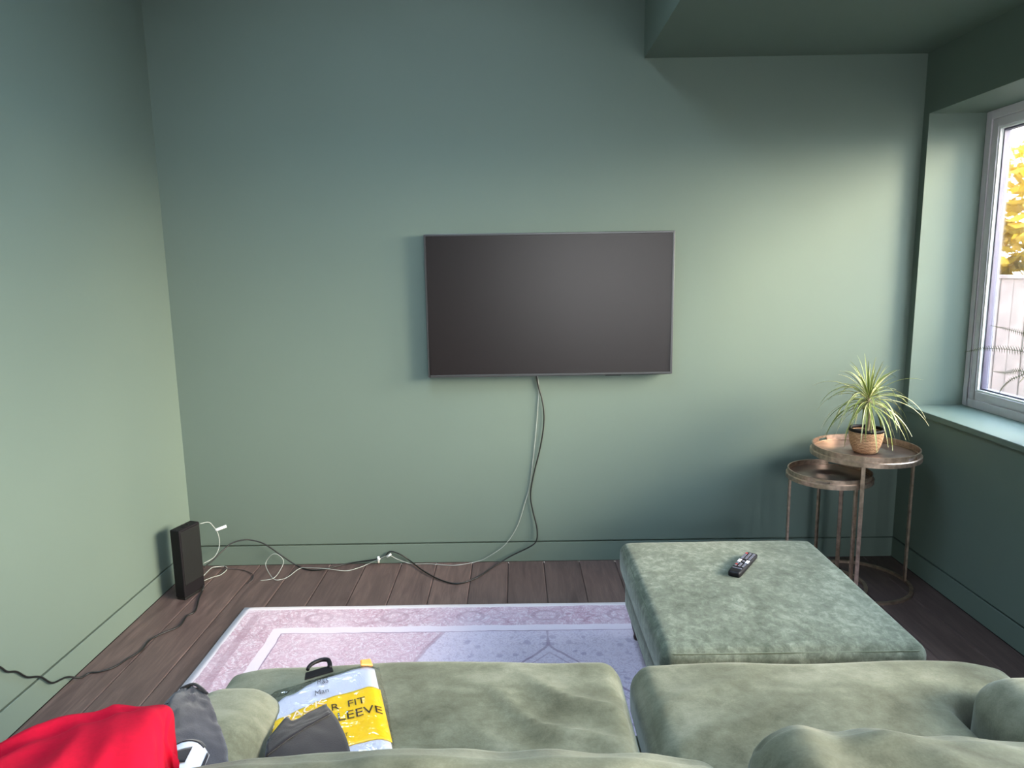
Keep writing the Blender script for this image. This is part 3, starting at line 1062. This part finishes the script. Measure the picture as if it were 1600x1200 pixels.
# ---- nesting side tables
def side_table(name, label, cx, cy, R, zlip, ztop, leg_angles, ring_from, ring_to, slots, seed):
    t = tag(empty(name, (cx, cy, 0)), label, 'side table', 'nesting tray tables')
    # tray floor
    zf = zlip + .018
    MB().lathe([(.0005, zf - .004), (R - .010, zf - .004), (R - .010, zf), (.0005, zf)], 64).build('tray_top', 'bronze_top', t, True)
    # gallery wall with hand slots
    wall = MB()
    n = 96
    Ro, Ri = R - .008, R - .012
    for i in range(n):
        a0, a1 = 2 * math.pi * i / n, 2 * math.pi * (i + 1) / n
        am = (a0 + a1) / 2
        hole = any(abs((am - s + math.pi) % (2 * math.pi) - math.pi) < .16 for s in slots)
        spans = [(zf - .004, ztop)] if not hole else [(zf - .004, zf + .006), (ztop - .008, ztop)]
        for z0, z1 in spans:
            vv = []
            for a in (a0, a1):
                for r in (Ri, Ro):
                    for z in (z0, z1):
                        vv.append((r * math.cos(a), r * math.sin(a), z))
            wall.add(vv, [(0, 1, 5, 4), (2, 6, 7, 3), (1, 3, 7, 5), (0, 4, 6, 2), (0, 2, 3, 1), (4, 5, 7, 6)])
    wall.build('gallery', 'bronze', t)
    MB().lathe([(Ri - .001, ztop), (Ro + .001, ztop), (Ro + .001, ztop + .003), (Ri - .001, ztop + .003)], 96).build('rim', 'bronze', t)
    MB().lathe([(R - .016, zlip), (R, zlip), (R, zlip + .020), (R - .004, zlip + .023), (R - .016, zlip + .023)], 96).build('support_band', 'bronze', t)
    for a in leg_angles:
        a = math.radians(a)
        r = R - .010
        lb = MB().box(-.005, .005, -.009, .009, .012, zlip + .004)
        lb.box(-.005, .013, -.009, .009, .004, .014)
        lo = lb.build('leg', 'bronze', t, bevel=.0012, segs=1)
        lo.location = (r * math.cos(a), r * math.sin(a), 0)
        lo.rotation_euler = (0, 0, a)
    if ring_to is None:
        rb_ = MB().lathe([(R - .012, 0), (R + .004, 0), (R + .004, .012), (R - .012, .012)], 96)
    else:
        rb_ = MB().lathe([(R - .012, 0), (R + .004, 0), (R + .004, .012), (R - .012, .012)], 72, (0, 0), math.radians(ring_from), math.radians(ring_to))
    rb_.build('base_ring', 'bronze', t)
    return t


side_table('side_table', 'taller round bronze tray table carrying the potted plant', 1.650, -.309, .242, .645, .690, (-2, -117, 121), -118.5, 122.5, (math.radians(-60), math.radians(120)), 1)
side_table('side_table', 'smaller round bronze tray table tucked under the taller one', 1.482, -.318, .194, .535, .575, (178, 46, -76), 0, None, (math.radians(-122), math.radians(58)), 2)

# ---- potted spiky plant
pl = tag(empty('potted_plant', (1.643, -.325, .6632)), 'spiky variegated plant in a woven pot on the taller tray table', 'plant')
MB().lathe([(.001, 0), (.046, 0), (.054, .006), (.068, .045), (.0755, .085), (.0765, .108), (.073, .112), (.069, .108), (.066, .085), (.001, .080)], 48).build('basket_pot', 'basket', pl, True)
MB().lathe([(.0685, .104), (.0775, .104), (.0785, .110), (.0775, .118), (.070, .118)], 48).build('rim', 'black', pl, True)
MB().lathe([(.001, .090), (.0685, .090), (.0685, .100), (.04, .104), (.001, .106)], 32).build('soil', 'soil', pl, True)
stem = MB()
stem.tube(catmull([(0, 0, .09), (.004, -.004, .16), (0, 0, .235), (-.004, .002, .285)], 5), .010, 10, lambda s: 1.1 - .3 * s)
stem.tube(catmull([(.02, .01, .09), (.028, .012, .13), (.022, .006, .19)], 5), .006, 8, lambda s: 1 - .3 * s)
stem.build('stem', 'bark', pl, True)


def leaf_blade(name, base, az, el, length, droop, width, parent, mat, seg=9):
    """arching strap leaf with a folded middle"""
    p = Vector(base)
    d = Vector((math.cos(az) * math.cos(el), math.sin(az) * math.cos(el), math.sin(el)))
    side = Vector((-math.sin(az), math.cos(az), 0))
    vv, ff, uv = [], [], []
    step = length / seg
    for i in range(seg + 1):
        s = i / seg
        w = width * (.55 + .45 * min(1, s * 4)) * (1 - max(0, s - .35) / .65) ** .75
        w = max(w, .0006)
        up = side.cross(d).normalized()
        if up.z < 0:
            up = -up
        vv += [p - side * w, p - up * (w * .35), p + side * w]
        uv += [(0, s), (.5, s), (1, s)]
        if i:
            a = (i - 1) * 3
            ff += [(a, a + 1, a + 4, a + 3), (a + 1, a + 2, a + 5, a + 4)]
        p = p + d * step
        p.z = max(p.z, .034)
        d = (d + Vector((0, 0, -1)) * (droop * step * (1 + 1.5 * s))).normalized()
    # thin but solid: a second skin underneath
    n = len(vv)
    vv += [v - Vector((0, 0, .0009)) for v in vv]
    uv += uv[:]
    ff += [tuple(n + i for i in reversed(f)) for f in ff]
    return mesh_obj(name, vv, ff, mat, parent, True, uv)


rnd = random.Random(21)
for k in range(92):
    az = k * 2.39996 + rnd.uniform(-.25, .25)
    lvl = k / 91
    el = math.radians(-34 + 112 * lvl ** .95 + rnd.uniform(-9, 9))
    L_ = rnd.uniform(.19, .285) * (1.0 if lvl < .7 else .66)
    dr_ = rnd.uniform(3.0, 9.0) * (1.0 if lvl < .75 else .55)
    by, bx = math.sin(az) * .010, math.cos(az) * .010
    # keep the tips clear of the back wall and the right wall
    reach_y = math.sin(az) * L_
    if reach_y > .24:
        L_ *= .24 / reach_y
    leaf_blade('leaf', (bx, by, .225 + .065 * lvl), az, el, L_, dr_, rnd.uniform(.0036, .0068), pl, 'leaf')

pot_ = [c for c in pl.children if c.name.startswith('basket_pot')][0]
for o in list(pl.children):
    if o.name.startswith(('rim', 'soil')):
        under(o, pot_)

# ---- fern on the window sill
fn = tag(empty('potted_fern', (2.11, -.98, WZ0)), 'fern on the window sill with long fronds against the glass', 'fern')
MB().lathe([(.001, 0), (.055, 0), (.075, .11), (.078, .13), (.070, .13), (.066, .11), (.001, .105)], 40).build('pot', 'whiteplastic', fn, True)
MB().lathe([(.001, .108), (.067, .108), (.067, .114), (.001, .118)], 24).build('soil', 'soil', fn, True)


def frond(points, leaf_len, n_pairs, parent):
    P = catmull(points, 12)
    b = MB()
    b.tube(P, .0022, 6, lambda s: 1 - .7 * s)
    vv, ff = b.v, b.f
    uv = [(.5, .5)] * len(vv)
    for i in range(n_pairs):
        s = .18 + .82 * i / n_pairs
        q = s * (len(P) - 1)
        j = min(int(q), len(P) - 2)
        c = P[j].lerp(P[j + 1], q - j)
        T = (P[j + 1] - P[j]).normalized()
        side = T.cross(Vector((0, 0, 1)))
        side = side.normalized() if side.length > 1e-4 else Vector((1, 0, 0))
        side = (side * .3 + T.cross(side) * .95).normalized()
        ll = leaf_len * math.sin(math.pi * min(1, .12 + s * .88)) ** .6 * (1.1 - .6 * s)
        for sg in (-1, 1):
            e = c + side * (sg * ll * .62) + T * (ll * .2)
            wv = T * (.0023 * (1.1 - .4 * s))
            m = c.lerp(e, .5)
            n0 = len(vv)
            vv += [tuple(c - wv), tuple(m - wv * .9), tuple(e), tuple(m + wv * .9), tuple(c + wv)]
            vv += [tuple(Vector(v) - Vector((0, 0, .0008))) for v in vv[n0:n0 + 5]]
            uv += [(0, 0), (0, .5), (.5, 1), (1, .5), (1, 0)] * 2
            ff += [(n0, n0 + 1, n0 + 2, n0 + 3, n0 + 4), (n0 + 9, n0 + 8, n0 + 7, n0 + 6, n0 + 5)]
    return mesh_obj('frond', vv, ff, 'fern', parent, False, uv)


def loc_f(px, py, pz):
    return (px - 2.11, py + .98, pz - WZ0)


frond([loc_f(2.11, -.97, .945), loc_f(2.10, -.86, 1.16), loc_f(2.10, -.66, 1.175), loc_f(2.10, -.45, 1.165), loc_f(2.10, -.285, 1.130)], .046, 44, fn)
frond([loc_f(2.115, -.97, .945), loc_f(2.12, -.88, 1.19), loc_f(2.12, -.70, 1.235), loc_f(2.12, -.55, 1.255), loc_f(2.12, -.42, 1.265)], .040, 38, fn)
frond([loc_f(2.11, -.965, .945), loc_f(2.09, -.84, 1.08), loc_f(2.09, -.68, 1.095), loc_f(2.09, -.59, 1.075), loc_f(2.09, -.50, 1.070)], .034, 30, fn)
frond([loc_f(2.11, -.965, .945), loc_f(2.07, -.82, 1.10), loc_f(2.07, -.68, 1.07), loc_f(2.07, -.61, 1.02), loc_f(2.07, -.585, .985)], .018, 26, fn)
for a, l_ in ((200, .30), (235, .34), (265, .36), (290, .30), (170, .22)):
    an = math.radians(a)
    cx_, sx_ = math.cos(an), math.sin(an)
    kx = .35 if cx_ > 0 else 1.0
    frond([(0, 0, .11), (cx_ * l_ * .3 * kx, sx_ * l_ * .3, .30), (cx_ * l_ * .7 * kx, sx_ * l_ * .7, .34), (cx_ * l_ * kx, sx_ * l_, .26)], .036, 34, fn)

# ---- sofa (seen from behind)
SX0, SX1 = -.805, 1.295
sofa = tag(empty('sofa', ((SX0 + SX1) / 2, -2.35, 0)), 'olive green velvet two cushion sofa seen from behind', 'sofa')
sox, soy = (SX0 + SX1) / 2, -2.35


def L(px, py, pz):
    return (px - sox, py - soy, pz)


AW = .235
soft_box('base', (SX1 - SX0 - .02, 1.00, .22), .03, 'sofa', sofa, L((SX0 + SX1) / 2, -2.355, .205), (30, 20, 6))


def warp_back(p, q):
    p.z += .012 * nz(p.x * 3, p.y * 3, 7)
    return p


soft_box('back', (SX1 - SX0 - .01, .20, .66), .085, 'sofa', sofa, L((SX0 + SX1) / 2, -2.80, .455), (50, 12, 18), warp_back)


def arm(xc, sgn):
    def w(p, q):
        # top rolls gently down towards the front
        if q.z > 0:
            p.z -= .035 * sstep(.2, 1, q.y) * q.z
        p.x += sgn * .012 * nz(p.y * 4, p.z * 4, 3)
        return p
    return soft_box('arm', (AW, .84, .53), .095, 'sofa', sofa, L(xc, -2.40, .345), (16, 34, 22), w)


arm(SX0 + AW / 2, -1)
arm(SX1 - AW / 2, 1)


def seat(x0, x1, wing_side, fold_sign, seed, drop=0.0):
    w_, d_ = x1 - x0, .68
    yc = -1.768 - drop - d_ / 2

    def warp(p, q):
        front = sstep(.30, .62, p.y / (d_ / 2))       # the wing in front of the arm
        out = max(0.0, q.x * wing_side)
        p.x += wing_side * out ** 2.5 * .245 * front
        fx, fy = max(0, 1 - q.x * q.x), max(0, 1 - q.y * q.y)
        up = max(0, q.z)
        p.z += .030 * (fx * fy) ** .5 * q.z
        # soft wavering of the front edge
        p.y += .010 * nz(p.x * 3.1 + seed, p.z * 3, seed) * sstep(.2, 1, q.y)
        p.z += up * .008 * nz(p.x * 4 + seed, p.y * 4, 1)
        # diagonal pull folds towards the middle joint
        side = sstep(-.2, .75, q.x * -wing_side) * sstep(1.0, .2, q.y)
        ph = (p.x * -wing_side * 26 + p.y * 38) + 3 * nz(p.x * 5, p.y * 5, seed)
        p.z += up * side * .024 * ((1 - abs(math.sin(ph * .5))) ** 1.6 - .35) * fx ** .3 * fold_sign
        return p
    return soft_box('seat_cushion', (w_, d_, .165), .06, 'sofa', sofa, L((x0 + x1) / 2, yc, .398 - drop * .4), (56, 48, 12), warp)


seat(-.565, .262, -1, 1, 1.7)
seat(.282, 1.055, 1, .35, 5.3, .012)


def back_cushion(x0, x1, zt, yt, seed, fold, peak=0.0, slope=0.0):
    w_, h_ = x1 - x0, .40

    def warp(p, q):
        fx, fz = max(0, 1 - q.x * q.x), max(0, 1 - q.z * q.z)
        p.y += .045 * (fx * fz) ** .5 * q.y
        t = max(0, q.z)
        p.z += t * (.010 * nz(p.x * 5 + seed, p.y * 6, seed) + .006 * nz(p.x * 13 + seed, p.y * 9, 2))
        p.z += t * fold * (.016 * (.6 - abs(math.sin(p.x * 8 + p.y * 13 + 1.5 * nz(p.x * 4, p.y * 5, seed)))) + .010 * nz(p.x * 9, p.y * 22, seed))
        # a plump raised corner
        p.z += t * (peak * math.exp(-((q.x + .78) / .13) ** 2) - slope * q.x)
        # crest falls away gently at the ends
        p.z -= t * .018 * abs(q.x) ** 4
        # lean back
        p.y -= .10 * (q.z + 1) * .5
        return p
    return soft_box('back_cushion', (w_, .17, h_), .048, 'sofa', sofa, L((x0 + x1) / 2, yt + .05, zt - h_ / 2), (60, 16, 22), warp)


back_cushion(-.60, .312, .800, -2.60, 2.2, .12)
back_cushion(.345, 1.06, .800, -2.575, 8.1, .8, .020, .020)
for sx in (SX0 + .08, SX1 - .08):
    for sy in (-1.95, -2.80):
        lo = link('leg', lm_, sofa)
        lo.location = L(sx, sy, .008)
        lo.scale = (1, 1, .70)

# ---- multipack of white tops in a clear bag
TLc, U_, V_ = Vector((-.648, -2.003)), Vector((.261, .150)), Vector((.120, -.369))
bag = tag(empty('clothes_pack', (TLc.x + U_.x * .5 + V_.x * .5, TLc.y + U_.y * .5 + V_.y * .5, .49)), 'clear bag of white tops with a yellow printed band on the sofa seat', 'clothing pack')


def bagp(u, v, off=0.0):
    e = max(0, min(1, min(u / .16, (1 - u) / .16, v / .05, (1 - v) / .16)))
    h = .030 * math.sin(e * math.pi / 2) + (.004 * nz(u * 5, v * 5, 3) + .0018 * nz(u * 13, v * 11, 8)) * e
    xy = TLc + U_ * u + V_ * v
    tilt = .012 * (1 - v)
    return Vector((xy.x - bag.location.x, xy.y - bag.location.y, .002 + h + off + tilt))


def bag_patch(name, mat, poly, off, n=24, thick=.0, under=False):
    """sheet following the bag: poly(s,t) -> (u,v)"""
    vv, ff = [], []
    for i in range(n + 1):
        for j in range(n + 1):
            u, v = poly(i / n, j / n)
            vv.append(bagp(u, v, off))
    for i in range(n):
        for j in range(n):
            a = i * (n + 1) + j
            ff.append((a, a + 1, a + n + 2, a + n + 1))
    if thick:
        K = len(vv)
        for i in range(n + 1):
            for j in range(n + 1):
                u, v = poly(i / n, j / n)
                p = bagp(u, v, off)
                base = bagp(u, v, 0)
                vv.append(Vector((p.x, p.y, max(.001, p.z - thick))) if not under else Vector((p.x, p.y, -.003)))
        ff += [tuple(K + i for i in reversed(f)) for f in ff]
        rim = [j for j in range(n + 1)] + [i * (n + 1) + n for i in range(1, n + 1)] + [n * (n + 1) + j for j in range(n - 1, -1, -1)] + [i * (n + 1) for i in range(n - 1, 0, -1)]
        for q in range(len(rim)):
            a, b_ = rim[q], rim[(q + 1) % len(rim)]
            ff.append((a, b_, b_ + K, a + K))
    return mesh_obj(name, vv, ff, mat, bag, True)


def shirt_poly(s, t):
    u = .05 + .90 * s
    v = .04 + .93 * t
    if t < .35:                                   # shoulder slope leaves the upper left of the bag empty
        v += (.35 - t) * .38 * max(0, 1 - s * 2.1) * (1 + .15 * math.sin(s * 30))
    return u, v


bag_patch('folded_shirt', 'white', shirt_poly, 0, 30, .02, True)
bag_patch('printed_band', 'yellow', lambda s, t: (.045 + .915 * s, (.345 - .10 * math.sin(min(1, s * 1.6) * 1.57) + .04 * s) * (1 - t) + (.70 + .10 * s) * t), .0022, 26, .0012)
fo = bag_patch('clear_film', 'film', lambda s, t: (s, t), .0055, 26, .0)


def printed(text, u0, v0, u1, v1, height, mat, off):
    """lettering laid on the bag: baseline from (u0,v0) to (u1,v1), height in v"""
    cu_ = bpy.data.curves.new('lettering', 'FONT')
    cu_.body = text
    cu_.resolution_u = 3
    to = bpy.data.objects.new('lettering', cu_)
    C.objects.link(to)
    bpy.context.view_layer.update()
    me = bpy.data.meshes.new_from_object(to)
    bpy.data.objects.remove(to)
    xs = [v.co.x for v in me.vertices]
    ys = [v.co.y for v in me.vertices]
    x0, x1 = min(xs), max(xs)
    cap = max(ys)
    bm = bmesh.new()
    bm.from_mesh(me)
    bmesh.ops.triangulate(bm, faces=bm.faces)
    bm.to_mesh(me)
    bm.free()
    for v in me.vertices:
        s = (v.co.x - x0) / (x1 - x0)
        t = v.co.y / cap
        u = u0 + (u1 - u0) * s
        w = v0 + (v1 - v0) * s - height * t
        # letters stand square to the bag's own baseline
        v.co = bagp(u, w, off)
    me.materials.clear()
    me.materials.append(M[mat])
    return link('lettering', me, bag)


printed('3', .060, .405, .115, .395, .062, 'inkpale', .0040)
printed('PACK', .185, .385, .500, .325, .066, 'inkpale', .0040)
printed('R  FIT', .548, .418, .815, .440, .066, 'ink', .0040)
printed('LEEVE', .588, .530, .935, .558, .070, 'ink', .0040)
printed('T', .624, .684, .645, .686, .032, 'ink', .0040)
printed('M&S', .455, .105, .545, .112, .055, 'inkgrey', .0030)
printed('Man', .430, .205, .540, .212, .042, 'inkgrey', .0030)
# hook hanger and size tag
hk = MB()
hp = [bagp(.385, -.112, .030), bagp(.395, -.134, .031), bagp(.435, -.162, .032), bagp(.510, -.172, .032), bagp(.562, -.148, .032), bagp(.574, -.105, .030), bagp(.568, -.06, .029)]
hk.tube(catmull(hp, 6), .0062, 8, lambda s: .75 + .25 * s)
hang = hk.build('hanger_hook', 'black', bag, True)
bb = MB()
q = [bagp(.365, -.085, .030), bagp(.585, -.085, .030), bagp(.595, .000, .034), bagp(.355, .000, .034)]
bb.add(q + [p - Vector((0, 0, .004)) for p in q], [(0, 1, 2, 3), (7, 6, 5, 4), (0, 4, 5, 1), (1, 5, 6, 2), (2, 6, 7, 3), (3, 7, 4, 0)])
bb.build('hanger_plate', 'black', bag)
tg = MB()
q = [bagp(.835, -.050, .030), bagp(.930, -.050, .026), bagp(.938, .045, .012), bagp(.830, .045, .012)]
tg.add(q + [p - Vector((0, 0, .007)) for p in q], [(0, 1, 2, 3), (7, 6, 5, 4), (0, 4, 5, 1), (1, 5, 6, 2), (2, 6, 7, 3), (3, 7, 4, 0)])
tg.build('size_tag', 'orange', bag, bevel=.003)

band_ = [c for c in bag.children if c.name.startswith('printed_band')][0]
shirt_ = [c for c in bag.children if c.name.startswith('folded_shirt')][0]
for o in list(bag.children):
    if o.name.startswith('lettering'):
        under(o, band_ if o.data.materials[0] != M['inkgrey'] else fo)
    elif o.name.startswith('hanger_hook'):
        under(o, [c for c in bag.children if c.name.startswith('hanger_plate')][0])

# ---- dark folded garment lying on the pack
g0 = Vector((-.47, -2.15, .535))


def fold(i, j):
    return .0015 * nz(i * 6, j * 6, 9)


gar = tag(empty('folded_garment', g0), 'dark charcoal folded garment lying on the clear bag', 'clothing')


def gl_(p, dz=0):
    return (p[0] - g0.x, p[1] - g0.y, p[2] - g0.z + dz)


net_surface('cloth_body', [[gl_(p) for p in r] for r in (
    [(-.560, -2.150, .540), (-.527, -2.130, .546), (-.498, -2.102, .547), (-.466, -2.076, .548)],
    [(-.566, -2.187, .539), (-.520, -2.165, .547), (-.480, -2.140, .549), (-.438, -2.112, .547)],
    [(-.556, -2.237, .536), (-.505, -2.215, .547), (-.455, -2.192, .549), (-.400, -2.175, .544)],
    [(-.540, -2.292, .528), (-.485, -2.287, .540), (-.430, -2.272, .542), (-.360, -2.262, .532)])], 'slate', gar, 7, .008, fold)
net_surface('collar_flap', [[gl_(p) for p in r] for r in (
    [(-.566, -2.180, .543), (-.548, -2.117, .547), (-.527, -2.132, .550), (-.497, -2.103, .551), (-.467, -2.074, .552)],
    [(-.562, -2.205, .545), (-.540, -2.165, .551), (-.512, -2.155, .553), (-.485, -2.130, .554), (-.456, -2.100, .554)],
    [(-.552, -2.237, .543), (-.520, -2.203, .553), (-.490, -2.165, .556), (-.470, -2.142, .556), (-.447, -2.114, .554)])], 'slate', gar, 6, .0035, fold)

# ---- charcoal garment over the left arm
grey = tag(empty('grey_garment', (-.70, -2.2, .6)), 'charcoal grey garment draped over the left sofa arm', 'clothing')


def gg(p):
    return (p[0] + .70, p[1] + 2.2, p[2] - .6)


net_surface('cloth_body', [[gg(p) for p in r] for r in (
    [(-.815, -2.160, .585), (-.790, -2.105, .610), (-.755, -2.110, .622), (-.712, -2.140, .622)],
    [(-.820, -2.215, .590), (-.785, -2.160, .620), (-.735, -2.165, .628), (-.680, -2.185, .618)],
    [(-.815, -2.290, .598), (-.770, -2.250, .624), (-.715, -2.245, .630), (-.640, -2.245, .612)],
    [(-.800, -2.370, .605), (-.745, -2.340, .624), (-.680, -2.320, .628), (-.600, -2.305, .600)],
    [(-.780, -2.440, .605), (-.720, -2.420, .620), (-.650, -2.400, .622), (-.575, -2.370, .592)])], 'charcoal', grey, 8, .006,
    lambda i, j: .004 * nz(i * 5, j * 7, 3) + .003 * math.exp(-((j - .05) / .15) ** 2) * math.sin(i * 26) + .0035 * (1 - abs(nz(i * 7 + j * 4, j * 9 - i * 3, 11)) * 3) + .0015 * nz(i * 26, j * 22, 5))
sm = MB()
sm.tube(catmull([gg(p) for p in ((-.786, -2.108, .616), (-.757, -2.108, .627), (-.730, -2.128, .630), (-.708, -2.146, .626))], 5), .0035, 6)
sm.build('seam', 'seam', grey, True)
for a_, b__ in (((-.815, -2.185, .594), (-.775, -2.168, .624)), ((-.818, -2.235, .597), (-.780, -2.222, .626)), ((-.812, -2.300, .604), (-.770, -2.290, .629))):
    MB().tube(catmull([gg(a_), gg(Vector(a_).lerp(Vector(b__), .5) + Vector((0, .004, .006))), gg(b__)], 5), .0028, 6, lambda s: 1 - .6 * s).build('seam', 'seam', grey, True)

# ---- small silver-white packet and green cloth by the arm
pk = tag(empty('label_packet', (-.648, -2.388, .643)), 'small curled white and navy packet lying on the grey garment', 'packet')


def gp(p):
    return ((p[0] + .68) * .8, (p[1] + 2.31) * .8, (p[2] - .64) * .8)


net_surface('packet_body', [[gp(p) for p in r] for r in (
    [(-.745, -2.275, .640), (-.700, -2.258, .656), (-.660, -2.262, .655), (-.628, -2.285, .640)],
    [(-.742, -2.330, .642), (-.700, -2.310, .664), (-.660, -2.310, .662), (-.622, -2.330, .640)],
    [(-.735, -2.385, .640), (-.695, -2.370, .656), (-.655, -2.370, .654), (-.615, -2.385, .638)])], 'white', pk, 7, .003)
net_surface('navy_header', [[gp(p) for p in r] for r in (
    [(-.737, -2.248, .634), (-.705, -2.240, .648), (-.668, -2.246, .650), (-.645, -2.262, .646)],
    [(-.744, -2.277, .6435), (-.701, -2.260, .6595), (-.668, -2.262, .660), (-.645, -2.275, .652)])], 'seam', pk, 6, .002)
net_surface('navy_print', [[gp(p) for p in r] for r in (
    [(-.700, -2.306, .6665), (-.680, -2.296, .667), (-.664, -2.290, .6665)],
    [(-.706, -2.345, .6625), (-.683, -2.342, .6655), (-.660, -2.340, .664)])], 'seam', pk, 6, .001)
net_surface('navy_edge', [[gp(p) for p in r] for r in (
    [(-.634, -2.283, .646), (-.628, -2.286, .643)], [(-.628, -2.330, .646), (-.621, -2.332, .642)], [(-.622, -2.385, .643), (-.614, -2.386, .640)])], 'seam', pk, 5, .002)
tag(net_surface('green_cloth', [
    [(-.765, -2.345, .628), (-.725, -2.338, .642), (-.688, -2.342, .642)],
    [(-.760, -2.385, .632), (-.722, -2.380, .652), (-.684, -2.382, .650)],
    [(-.755, -2.430, .630), (-.718, -2.428, .648), (-.680, -2.428, .646)]], 'greencloth', None, 7, .006,
    lambda i, j: .003 * math.sin(i * 14 + j * 3), (-.72, -2.385, .63)), 'dark green cloth edge tucked between the red and grey garments', 'clothing')

# ---- red garment over the left end of the sofa back
tag(net_surface('red_garment', [
    [(-1.05, -2.66, .60), (-.93, -2.575, .655), (-.84, -2.525, .680), (-.755, -2.475, .680), (-.690, -2.450, .680), (-.632, -2.455, .680), (-.598, -2.515, .690), (-0.590, -2.527, 0.660), (-0.594, -2.535, 0.600)],
    [(-1.06, -2.68, .66), (-.94, -2.600, .735), (-.845, -2.548, .775), (-.755, -2.487, .775), (-.692, -2.460, .780), (-.632, -2.462, .780), (-.594, -2.520, .770), (-0.586, -2.532, 0.700), (-0.590, -2.540, 0.640)],
    [(-1.07, -2.72, .70), (-.935, -2.640, .775), (-.830, -2.580, .818), (-.748, -2.520, .816), (-.686, -2.490, .824), (-.630, -2.490, .822), (-.598, -2.535, .806), (-0.590, -2.547, 0.736), (-0.594, -2.555, 0.676)],
    [(-1.07, -2.79, .72), (-.93, -2.720, .800), (-.825, -2.660, .836), (-.735, -2.600, .838), (-.670, -2.570, .842), (-.608, -2.565, .838), (-.570, -2.600, .812), (-0.562, -2.612, 0.742), (-0.566, -2.620, 0.682)],
    [(-1.06, -2.88, .72), (-.92, -2.820, .800), (-.815, -2.770, .836), (-.725, -2.720, .838), (-.655, -2.690, .842), (-.590, -2.680, .838), (-.545, -2.690, .812), (-0.537, -2.702, 0.742), (-0.541, -2.710, 0.682)],
    [(-1.04, -2.97, .62), (-.91, -2.940, .70), (-.81, -2.930, .745), (-.72, -2.925, .750), (-.645, -2.920, .755), (-.575, -2.910, .755), (-.53, -2.89, .745), (-0.522, -2.902, 0.675), (-0.526, -2.910, 0.615)]], 'red', None, 8, .007,
    lambda i, j: .006 * nz(i * 4 + 1, j * 5, 2) + .006 * (1 - abs(nz(i * 5 - j * 6, j * 4 + i * 3, 7)) * 3) + .009 * math.exp(-((i - .36 - .25 * (.55 - j)) / .05) ** 2) * sstep(.15, .3, j) * sstep(.62, .5, j) - .007 * math.exp(-((i - .44 - .25 * (.55 - j)) / .05) ** 2) * sstep(.15, .3, j) * sstep(.62, .5, j) + .006 * math.sin(j * 22) * sstep(.7, .3, i), (-.78, -2.70, .70)),
    'bright red fleece garment slung over the left end of the sofa back', 'clothing')
